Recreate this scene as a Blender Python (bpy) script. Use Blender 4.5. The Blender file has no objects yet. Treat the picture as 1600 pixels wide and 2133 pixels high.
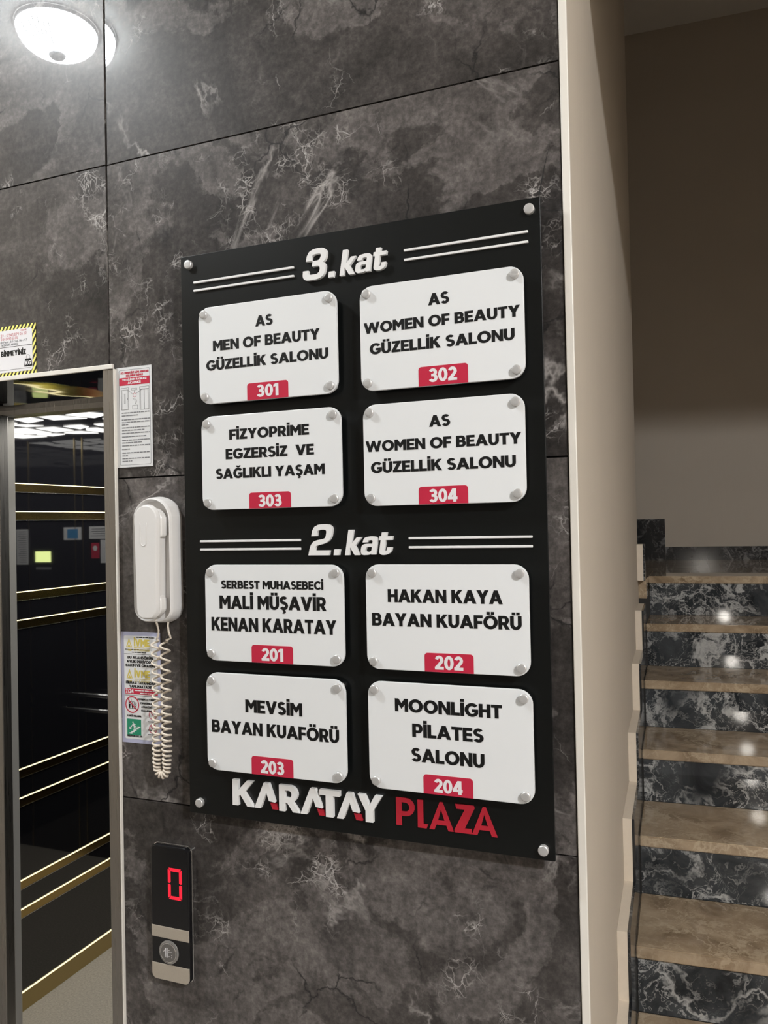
import bpy, bmesh, math, random
from mathutils import Matrix, Vector
random.seed(7)
SC = bpy.context.scene
COL = SC.collection
E = 1.733            # height of the photographer's eye above the lobby floor; all z below are relative to it

# ------------------------------------------------------------------ camera, world, exposure
cam = bpy.data.cameras.new('camera')
cam.sensor_fit = 'VERTICAL'
cam.sensor_height = 36.0
cam.lens = 36.0 * 1655.13 / 2133.0
cam.clip_start = 0.02
camo = bpy.data.objects.new('camera', cam)
COL.objects.link(camo)
r_ = Vector((0.92945469, 0.36836673, -0.0204921))
u_ = Vector((0.02436076, -0.00585436, 0.99968609))
f_ = Vector((-0.36813113, 0.92966213, 0.01441505))
camo.matrix_world = Matrix(((r_.x, u_.x, -f_.x, 0.0), (r_.y, u_.y, -f_.y, -1.21258),
                            (r_.z, u_.z, -f_.z, E), (0, 0, 0, 1)))
SC.camera = camo

w = bpy.data.worlds.new('world')
SC.world = w
w.use_nodes = True
w.node_tree.nodes['Background'].inputs[0].default_value = (1.0, 0.93, 0.85, 1)
w.node_tree.nodes['Background'].inputs[1].default_value = 0.02

SC.view_settings.view_transform = 'Standard'
SC.view_settings.look = 'None'
SC.view_settings.gamma = 1.0
SC.view_settings.use_curve_mapping = False
SC.view_settings.exposure = 0.0
SC.cycles.use_denoising = True
SC.cycles.caustics_reflective = False
SC.cycles.caustics_refractive = False
SC.cycles.max_bounces = 8
SC.cycles.sample_clamp_indirect = 6.0

LAMP_L = 262.0       # glow of the ceiling lamp over the elevator (seen mirrored in the wall)
LAMP_UNSEEN = 1120.0       # glow of the unseen ceiling lamp added to light stairs and board
CABIN = 16.0          # glow of the cabin ceiling cut-outs
BAND_GLOW = 1.3  # emission of the thin lines along the gold bands

# ------------------------------------------------------------------ materials
MATS = {}
def newmat(name):
    m = bpy.data.materials.new(name); m.use_nodes = True
    nt = m.node_tree; b = nt.nodes['Principled BSDF']
    MATS[name] = m
    return m, nt, b
def simple(name, col, rough=0.5, metal=0.0, spec=0.5, emit=None, strength=0.0, coat=0.0, noise=0.0, nscale=40.0):
    m, nt, b = newmat(name)
    b.inputs['Base Color'].default_value = (*col, 1)
    b.inputs['Roughness'].default_value = rough
    b.inputs['Metallic'].default_value = metal
    b.inputs['Specular IOR Level'].default_value = spec
    b.inputs['Coat Weight'].default_value = coat
    if emit:
        b.inputs['Emission Color'].default_value = (*emit, 1)
        b.inputs['Emission Strength'].default_value = strength
    if noise > 0:
        N = nt.nodes.new('ShaderNodeTexNoise'); N.inputs['Scale'].default_value = nscale
        N.inputs['Detail'].default_value = 6
        tc = nt.nodes.new('ShaderNodeTexCoord')
        nt.links.new(tc.outputs['Object'], N.inputs['Vector'])
        mx = nt.nodes.new('ShaderNodeMixRGB'); mx.blend_type = 'MIX'
        mx.inputs[1].default_value = (*[c * (1 - noise) for c in col], 1)
        mx.inputs[2].default_value = (*[min(1, c * (1 + noise)) for c in col], 1)
        nt.links.new(N.outputs['Fac'], mx.inputs[0])
        nt.links.new(mx.outputs[0], b.inputs['Base Color'])
    return m
class NT:
    """tiny node-graph helper"""
    def __init__(s, nt): s.nt = nt
    def n(s, t, **k):
        x = s.nt.nodes.new(t)
        for a, v in k.items():
            if a.startswith('i_'):
                x.inputs[a[2:].replace('_', ' ')].default_value = v
            else: setattr(x, a, v)
        return x
    def l(s, a, b): s.nt.links.new(a, b)
    def noise(s, vec, scale, detail=6, rough=0.55, dist=0.0):
        x = s.n('ShaderNodeTexNoise'); x.inputs['Scale'].default_value = scale
        x.inputs['Detail'].default_value = detail; x.inputs['Roughness'].default_value = rough
        x.inputs['Distortion'].default_value = dist
        s.l(vec, x.inputs['Vector']); return x
    def ramp(s, fac, stops):
        x = s.n('ShaderNodeValToRGB'); e = x.color_ramp.elements
        while len(e) > 1: e.remove(e[0])
        e[0].position = stops[0][0]; e[0].color = stops[0][1]
        for p, c in stops[1:]:
            q = e.new(p); q.color = c
        s.l(fac, x.inputs[0]); return x.outputs[0]
    def mix(s, fac, a, b, mode='MIX'):
        x = s.n('ShaderNodeMixRGB'); x.blend_type = mode
        for sock, v in ((x.inputs[0], fac), (x.inputs[1], a), (x.inputs[2], b)):
            if isinstance(v, (int, float)): sock.default_value = v
            elif isinstance(v, tuple): sock.default_value = v
            else: s.l(v, sock)
        return x.outputs[0]
    def math(s, op, a, b=0.0, clamp=False):
        x = s.n('ShaderNodeMath'); x.operation = op; x.use_clamp = clamp
        for sock, v in ((x.inputs[0], a), (x.inputs[1], b)):
            if isinstance(v, (int, float)): sock.default_value = v
            else: s.l(v, sock)
        return x.outputs[0]
    def vadd(s, vec, noisecol, amt):
        a = s.n('ShaderNodeVectorMath'); a.operation = 'MULTIPLY_ADD'
        s.l(noisecol, a.inputs[0]); a.inputs[1].default_value = (amt,) * 3; s.l(vec, a.inputs[2])
        return a.outputs[0]
def g(v, k=1.0): return (v * k, v * k, v * k, 1)

def stone_panels():
    """dark grey-brown marble look of the glossy wall panels: cloudy patches, white crackle, dark cracks"""
    m, nt, b = newmat('stone_panel'); G = NT(nt)
    tc = G.n('ShaderNodeTexCoord'); geo = G.n('ShaderNodeNewGeometry')
    off = G.n('ShaderNodeVectorMath'); off.operation = 'MULTIPLY_ADD'
    cmb = G.n('ShaderNodeCombineXYZ')
    for i in range(3): G.l(geo.outputs['Random Per Island'], cmb.inputs[i])
    G.l(cmb.outputs[0], off.inputs[0]); off.inputs[1].default_value = (17.0, 0.0, 23.0); G.l(tc.outputs['Object'], off.inputs[2])
    v = off.outputs[0]
    n1 = G.noise(v, 3.2, 9, 0.62, 0.9)
    base = G.ramp(n1.outputs['Fac'], [(0.30, (0.026, 0.023, 0.022, 1)), (0.47, (0.052, 0.046, 0.043, 1)), (0.62, (0.090, 0.080, 0.075, 1)), (0.75, (0.13, 0.117, 0.11, 1))])
    # lighter slabs with hard edges
    jag = G.vadd(v, G.noise(v, 26.0, 4, 0.6).outputs['Color'], 0.05)
    n2 = G.noise(jag, 2.6, 7, 0.55, 1.2)
    patch = G.ramp(n2.outputs['Fac'], [(0.53, g(0)), (0.556, g(1)), (0.64, g(0.5)), (0.75, g(0))])
    grain = G.noise(v, 85.0, 5, 0.7)
    gr = G.ramp(grain.outputs['Fac'], [(0.28, g(0.45)), (0.5, g(0.9)), (0.72, g(1.5))])
    light = G.mix(0.40, base, (0.24, 0.216, 0.205, 1))
    c = G.mix(patch, base, light)
    mid = G.noise(v, 17.0, 6, 0.65, 0.5)
    c = G.mix(1.0, c, G.ramp(mid.outputs['Fac'], [(0.28, g(0.60)), (0.5, g(0.92)), (0.72, g(1.35))]), 'MULTIPLY')
    # dark slabs
    n3 = G.noise(v, 2.0, 6, 0.55, 1.8)
    dk = G.ramp(n3.outputs['Fac'], [(0.36, g(1)), (0.40, g(0))])
    c = G.mix(dk, c, G.mix(0.55, c, (0.026, 0.024, 0.024, 1)))
    c = G.mix(1.0, c, gr, 'MULTIPLY')
    # distorted coordinates for the crackle
    wn = G.noise(v, 9.0, 5, 0.6)
    vd = G.vadd(v, wn.outputs['Color'], 0.075)
    wn2 = G.noise(v, 30.0, 3, 0.6)
    vd2 = G.vadd(vd, wn2.outputs['Color'], 0.022)
    msk = G.noise(v, 4.2, 4, 0.6, 0.6)
    for scale, wd, lo, hi, col, st in ((13.0, 0.013, 0.50, 0.62, (0.58, 0.55, 0.53, 1), 0.85), (34.0, 0.038, 0.53, 0.64, (0.50, 0.47, 0.45, 1), 0.85), (64.0, 0.07, 0.55, 0.65, (0.42, 0.39, 0.37, 1), 0.75)):
        vo = G.n('ShaderNodeTexVoronoi'); vo.feature = 'DISTANCE_TO_EDGE'; vo.inputs['Scale'].default_value = scale
        G.l(vd2, vo.inputs['Vector'])
        line = G.ramp(vo.outputs['Distance'], [(0.0, g(1)), (wd, g(0))])
        mk = G.ramp(msk.outputs['Fac'], [(lo, g(0)), (hi, g(1))])
        brk = G.noise(v, 16.0, 3, 0.5)
        bk = G.ramp(brk.outputs['Fac'], [(0.47, g(0)), (0.6, g(1))])
        f = G.math('MULTIPLY', G.math('MULTIPLY', line, mk), G.math('MULTIPLY', bk, st))
        c = G.mix(f, c, col)
    # long pale veins
    rv = G.noise(v, 1.7, 7, 0.6, 0.8)
    rid = G.math('ABSOLUTE', G.math('SUBTRACT', rv.outputs['Fac'], 0.5))
    vl = G.ramp(rid, [(0.0, g(1)), (0.006, g(0.4)), (0.014, g(0))])
    vm = G.noise(v, 3.6, 3, 0.5)
    vf = G.math('MULTIPLY', vl, G.ramp(vm.outputs['Fac'], [(0.50, g(0)), (0.60, g(0.75))]))
    c = G.mix(vf, c, (0.42, 0.39, 0.37, 1))
    # dark cracks
    vo = G.n('ShaderNodeTexVoronoi'); vo.feature = 'DISTANCE_TO_EDGE'; vo.inputs['Scale'].default_value = 7.0
    G.l(vd2, vo.inputs['Vector'])
    ln = G.ramp(vo.outputs['Distance'], [(0.0, g(1)), (0.018, g(0))])
    mk = G.ramp(G.noise(v, 5.5, 2, 0.5).outputs['Fac'], [(0.52, g(0)), (0.60, g(1))])
    c = G.mix(G.math('MULTIPLY', ln, mk), c, (0.016, 0.015, 0.015, 1))
    G.l(c, b.inputs['Base Color'])
    b.inputs['Roughness'].default_value = 0.42
    b.inputs['Specular IOR Level'].default_value = 0.12
    b.inputs['Coat Weight'].default_value = 0.6
    b.inputs['Coat Roughness'].default_value = 0.012
    return m

def veined_marble(name, dark, mid, vein, scale=6.0, rough=0.12):
    m, nt, b = newmat(name); G = NT(nt)
    tc = G.n('ShaderNodeTexCoord'); geo = G.n('ShaderNodeNewGeometry')
    cmb = G.n('ShaderNodeCombineXYZ'); oi = G.n('ShaderNodeObjectInfo')
    for i in range(3): G.l(oi.outputs['Random'], cmb.inputs[i])
    off = G.n('ShaderNodeVectorMath'); off.operation = 'MULTIPLY_ADD'
    G.l(cmb.outputs[0], off.inputs[0]); off.inputs[1].default_value = (9.0, 5.0, 7.0); G.l(tc.outputs['Object'], off.inputs[2])
    v = off.outputs[0]
    n1 = G.noise(v, scale, 9, 0.62, 1.2)
    c = G.ramp(n1.outputs['Fac'], [(0.35, dark), (0.65, mid)])
    d = G.noise(v, scale * 1.2, 5, 0.6)
    vd = G.vadd(v, d.outputs['Color'], 0.22)
    for sc, wd, lo, hi, st in ((scale * 0.9, 0.030, 0.38, 0.54, 1.0), (scale * 2.2, 0.022, 0.42, 0.55, 0.85), (scale * 4.5, 0.020, 0.46, 0.58, 0.6)):
        nn = G.noise(vd, sc, 4, 0.55, 0.7)
        rid = G.math('ABSOLUTE', G.math('SUBTRACT', nn.outputs['Fac'], 0.5))
        ln = G.ramp(rid, [(0.0, g(1)), (wd * 0.45, g(0.55)), (wd, g(0))])
        mk = G.ramp(G.noise(v, scale * 0.7, 3, 0.5).outputs['Fac'], [(lo, g(0)), (hi, g(1))])
        c = G.mix(G.math('MULTIPLY', G.math('MULTIPLY', ln, mk), st), c, vein)
    G.l(c, b.inputs['Base Color'])
    b.inputs['Roughness'].default_value = rough
    b.inputs['Specular IOR Level'].default_value = 0.5
    return m

def brushed(name, col, rough=0.28):
    m, nt, b = newmat(name); G = NT(nt)
    tc = G.n('ShaderNodeTexCoord'); mp = G.n('ShaderNodeMapping')
    mp.inputs['Scale'].default_value = (160, 160, 2.0)
    G.l(tc.outputs['Object'], mp.inputs[0])
    n = G.noise(mp.outputs[0], 3.0, 4, 0.6)
    b.inputs['Base Color'].default_value = (*col, 1); b.inputs['Metallic'].default_value = 1.0
    rr = G.ramp(n.outputs['Fac'], [(0.3, g(rough * 0.8)), (0.7, g(rough * 1.3))])
    G.l(rr, b.inputs['Roughness'])
    return m

def plaster(name, col):
    m, nt, b = newmat(name); G = NT(nt)
    tc = G.n('ShaderNodeTexCoord')
    n = G.noise(tc.outputs['Object'], 3.0, 4, 0.5)
    c = G.mix(n.outputs['Fac'], (*[x * 0.96 for x in col], 1), (*[min(1, x * 1.04) for x in col], 1))
    G.l(c, b.inputs['Base Color'])
    mp = G.n('ShaderNodeMapping'); mp.inputs['Scale'].default_value = (9, 9, 0.5)
    G.l(tc.outputs['Object'], mp.inputs[0])
    nb = G.noise(mp.outputs[0], 2.0, 3, 0.5)
    bp = G.n('ShaderNodeBump'); bp.inputs['Strength'].default_value = 0.10; bp.inputs['Distance'].default_value = 0.02
    G.l(nb.outputs['Fac'], bp.inputs['Height']); G.l(bp.outputs[0], b.inputs['Normal'])
    b.inputs['Roughness'].default_value = 0.62
    b.inputs['Specular IOR Level'].default_value = 0.3
    return m

def black_mirror(name, bump=0.0, rough=0.03, ior=1.75):
    m, nt, b = newmat(name); G = NT(nt)
    b.inputs['Base Color'].default_value = (0.004, 0.004, 0.005, 1)
    b.inputs['Roughness'].default_value = rough
    b.inputs['IOR'].default_value = ior
    if bump:
        tc = G.n('ShaderNodeTexCoord')
        n = G.noise(tc.outputs['Object'], 4.0, 2, 0.4)
        bp = G.n('ShaderNodeBump'); bp.inputs['Strength'].default_value = bump; bp.inputs['Distance'].default_value = 0.02
        G.l(n.outputs['Fac'], bp.inputs['Height']); G.l(bp.outputs[0], b.inputs['Normal'])
    return m

def hazard_stripes():
    m, nt, b = newmat('hazard_stripes'); G = NT(nt)
    tc = G.n('ShaderNodeTexCoord'); sp = G.n('ShaderNodeSeparateXYZ'); G.l(tc.outputs['Object'], sp.inputs[0])
    d = G.math('SUBTRACT', G.math('MULTIPLY', sp.outputs['X'], 1.0), G.math('MULTIPLY', sp.outputs['Z'], 0.62))
    fr = G.math('FRACT', G.math('MULTIPLY', d, 1 / 0.0098))
    st = G.math('GREATER_THAN', fr, 0.52)
    c = G.mix(st, (0.95, 0.86, 0.22, 1), (0.012, 0.011, 0.008, 1))
    G.l(c, b.inputs['Base Color']); b.inputs['Roughness'].default_value = 0.4
    return m

stone_panels()
veined_marble('riser_marble', (0.012, 0.015, 0.019, 1), (0.060, 0.067, 0.073, 1), (0.46, 0.46, 0.45, 1), 5.0, 0.05)
veined_marble('skirting_marble', (0.010, 0.011, 0.013, 1), (0.022, 0.024, 0.026, 1), (0.20, 0.20, 0.20, 1), 5.0, 0.12)
veined_marble('tread_marble', (0.22, 0.155, 0.095, 1), (0.45, 0.345, 0.235, 1), (0.50, 0.40, 0.28, 1), 6.0, 0.03)
brushed('brushed_steel', (0.36, 0.345, 0.325), 0.30)
brushed('satin_steel', (0.62, 0.60, 0.57), 0.22)
simple('door_steel', (0.42, 0.405, 0.375), 0.42, metal=0.55)
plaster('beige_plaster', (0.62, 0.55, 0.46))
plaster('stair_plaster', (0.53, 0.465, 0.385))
plaster('white_ceiling', (0.80, 0.78, 0.74))
black_mirror('black_mirror')
black_mirror('wavy_black_mirror', 0.14, 0.03, 1.5)
hazard_stripes()
simple('board_black', (0.0042, 0.0050, 0.0050), 0.32, spec=0.42)
simple('stair_side', (0.34, 0.30, 0.25), 0.6)
simple('rear_wall', (0.16, 0.14, 0.12), 0.5)
simple('door_frame', (0.06, 0.06, 0.065), 0.35, metal=0.6)
simple('acrylic_white', (0.80, 0.81, 0.815), 0.28)
simple('letter_white', (0.82, 0.81, 0.80), 0.35)
simple('letter_side_red', (0.46, 0.018, 0.035), 0.35)
simple('print_black', (0.006, 0.006, 0.006), 0.5, spec=0.3)
simple('print_red', (0.52, 0.020, 0.055), 0.4)
simple('print_white', (0.80, 0.78, 0.79), 0.4)
simple('print_grey', (0.20, 0.20, 0.21), 0.6)
simple('print_pink', (0.66, 0.22, 0.24), 0.6)
simple('print_gold', (0.62, 0.50, 0.10), 0.5)
simple('print_green', (0.015, 0.24, 0.13), 0.5)
simple('paper_white', (0.72, 0.72, 0.72), 0.55)
simple('sticker_lilac', (0.44, 0.45, 0.60), 0.45)
simple('rivet_metal', (0.62, 0.61, 0.60), 0.36, metal=0.45)
simple('phone_white', (0.78, 0.76, 0.74), 0.33)
simple('cord_cream', (0.72, 0.64, 0.54), 0.42)
simple('panel_black', (0.006, 0.006, 0.007), 0.16)
simple('panel_beige', (0.40, 0.35, 0.285), 0.5, noise=0.08, nscale=300)
simple('button_grey', (0.20, 0.19, 0.18), 0.3, metal=0.5)
simple('button_ring', (0.36, 0.35, 0.34), 0.25, metal=0.6)
simple('led_red', (0.30, 0.004, 0.012), 0.5, emit=(1.0, 0.012, 0.035), strength=1.1)
simple('gold_glow', (0.8, 0.7, 0.4), 0.4, emit=(1.0, 0.86, 0.50), strength=BAND_GLOW)
simple('gold_mirror', (0.50, 0.36, 0.14), 0.16, metal=1.0)
simple('gold_satin', (0.46, 0.36, 0.17), 0.30, metal=1.0)
simple('cabin_glow', (0.9, 0.9, 0.9), 0.5, emit=(1.0, 0.98, 0.93), strength=CABIN)
simple('cabin_black', (0.006, 0.006, 0.007), 0.25)
simple('cabin_floor', (0.30, 0.27, 0.225), 0.35, noise=0.55, nscale=150)
simple('display_glow', (0.8, 0.8, 0.4), 0.5, emit=(0.86, 1.0, 0.36), strength=9.0)
simple('floor_tile', (0.34, 0.31, 0.28), 0.18, noise=0.10, nscale=12)
simple('joint_black', (0.006, 0.006, 0.006), 0.7)
simple('bead_white', (0.80, 0.76, 0.69), 0.4)
simple('skirting_paint', (0.70, 0.615, 0.51), 0.5, noise=0.06, nscale=60)
simple('chrome', (0.80, 0.80, 0.80), 0.08, metal=1.0)
simple('lamp_glass_left', (0.9, 0.9, 0.9), 0.4, emit=(0.92, 0.97, 1.0), strength=LAMP_L)
simple('lamp_glass_unseen', (0.9, 0.9, 0.9), 0.4, emit=(0.96, 0.98, 1.0), strength=LAMP_UNSEEN)
simple('sconce_glass', (0.9, 0.9, 0.9), 0.4, emit=(1.0, 0.94, 0.85), strength=60.0)
simple('lamp_grey', (0.30, 0.30, 0.30), 0.5)
simple('blue_print', (0.05, 0.25, 0.5), 0.5)

# ------------------------------------------------------------------ object helpers
ROOT = {}
def obj(name, bm, mat, parent=None, smooth=False):
    """link a bmesh (vertices in eye-relative coordinates) as one mesh object, optionally a part of parent"""
    o0 = Vector((0, 0, 0))
    if parent is not None: o0 = ROOT[parent.name]
    bmesh.ops.recalc_face_normals(bm, faces=bm.faces)
    for v in bm.verts:
        v.co = Vector((v.co.x, v.co.y, v.co.z + E)) - o0
    me = bpy.data.meshes.new(name); bm.to_mesh(me); bm.free()
    if smooth:
        for p in me.polygons: p.use_smooth = True
    me.materials.append(MATS[mat])
    o = bpy.data.objects.new(name, me); COL.objects.link(o)
    if parent is not None: o.parent = parent
    ROOT[o.name] = o0
    return o
def thing(name, label, cat, loc, group=None):
    o = bpy.data.objects.new(name, None); COL.objects.link(o)
    o.empty_display_size = 0.05
    o.location = (loc[0], loc[1], loc[2] + E)
    o['label'] = label; o['category'] = cat
    if group: o['group'] = group
    ROOT[o.name] = Vector(o.location)
    return o
def struct(name, bm, mat, smooth=False):
    o = obj(name, bm, mat, None, smooth); o['kind'] = 'structure'; return o

def box(bm, x0, x1, y0, y1, z0, z1, bev=0.0, seg=2):
    vs = [bm.verts.new((x, y, z)) for x in (x0, x1) for y in (y0, y1) for z in (z0, z1)]
    F = []
    for q in ((0, 1, 3, 2), (4, 6, 7, 5), (0, 4, 5, 1), (2, 3, 7, 6), (0, 2, 6, 4), (1, 5, 7, 3)):
        F.append(bm.faces.new([vs[i] for i in q]))
    if bev > 0:
        es = list({e for f in F for e in f.edges})
        bmesh.ops.bevel(bm, geom=es, offset=bev, segments=seg, affect='EDGES', profile=0.5)
    return bm
def B(*a, **k): return box(bmesh.new(), *a, **k)
def rrect(x0, x1, z0, z1, rad, n=6):
    """outline of a rounded rectangle; rad = (bl, br, tr, tl)"""
    if not isinstance(rad, tuple): rad = (rad,) * 4
    P = []
    for (cx, cz, sx, sz, a0), r in zip(((x0, z0, 1, 1, 180), (x1, z0, -1, 1, 270), (x1, z1, -1, -1, 0), (x0, z1, 1, -1, 90)), rad):
        if r <= 0: P.append((cx, cz)); continue
        for i in range(n + 1):
            a = math.radians(a0 + 90 * i / n)
            P.append((cx + sx * r + r * math.cos(a), cz + sz * r + r * math.sin(a)))
    return P
def loft(bm, sections, cap0=True, cap1=True):
    """sections: list of (outline [(x,z)], y) from front to back, same point count"""
    rings = [[bm.verts.new((x, y, z)) for x, z in P] for P, y in sections]
    n = len(rings[0])
    for a, b in zip(rings, rings[1:]):
        for i in range(n): bm.faces.new((a[i], a[(i + 1) % n], b[(i + 1) % n], b[i]))
    if cap0: bm.faces.new(rings[0])
    if cap1: bm.faces.new(list(reversed(rings[-1])))
    return bm
def inset(P, d):
    """shrink an outline by d along its vertex normals"""
    n = len(P); out = []
    for i in range(n):
        a, b, c = P[i - 1], P[i], P[(i + 1) % n]
        e1 = Vector((b[0] - a[0], b[1] - a[1])); e2 = Vector((c[0] - b[0], c[1] - b[1]))
        if e1.length < 1e-9: e1 = e2
        if e2.length < 1e-9: e2 = e1
        e1.normalize(); e2.normalize()
        n1 = Vector((-e1.y, e1.x)); n2 = Vector((-e2.y, e2.x)); m = n1 + n2
        if m.length < 1e-6: m = n1
        m.normalize(); k = d / max(0.35, m.dot(n1))
        out.append((b[0] + m.x * k, b[1] + m.y * k))
    return out
def slab(bm, P, y0, y1, bev=0.0):
    """flat plate with outline P, front at y0, back at y1, chamfered front edge"""
    if bev > 0: return loft(bm, [(inset(P, bev), y0), (inset(P, bev * 0.3), y0 + bev * 0.3), (P, y0 + bev), (P, y1)])
    return loft(bm, [(P, y0), (P, y1)])
def circle(cx, cz, r, n=24): return [(cx + r * math.cos(2 * math.pi * i / n), cz + r * math.sin(2 * math.pi * i / n)) for i in range(n)]
def prism_xy(bm, P, z0, z1):
    a = [bm.verts.new((x, y, z0)) for x, y in P]; b = [bm.verts.new((x, y, z1)) for x, y in P]
    n = len(P)
    for i in range(n): bm.faces.new((a[i], a[(i + 1) % n], b[(i + 1) % n], b[i]))
    bm.faces.new(list(reversed(a))); bm.faces.new(b)
    return bm
def tube(bm, pts, r, n=8, caps=True):
    pts = [Vector(p) for p in pts]; rings = []
    ref = Vector((0, 1, 0))
    for i, p in enumerate(pts):
        t = (pts[min(i + 1, len(pts) - 1)] - pts[max(i - 1, 0)]).normalized()
        a = t.cross(ref)
        if a.length < 0.05: a = t.cross(Vector((1, 0, 0)))
        a.normalize(); b = t.cross(a).normalized()
        rr = r[i] if isinstance(r, list) else r
        rings.append([bm.verts.new(p + rr * (math.cos(2 * math.pi * k / n) * a + math.sin(2 * math.pi * k / n) * b)) for k in range(n)])
    for a, b in zip(rings, rings[1:]):
        best = min(range(n), key=lambda s: (a[0].co - b[s].co).length)
        for k in range(n): bm.faces.new((a[k], a[(k + 1) % n], b[(k + 1 + best) % n], b[(k + best) % n]))
    if caps:
        bm.faces.new(rings[0]); bm.faces.new(list(reversed(rings[-1])))
    return bm

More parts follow.
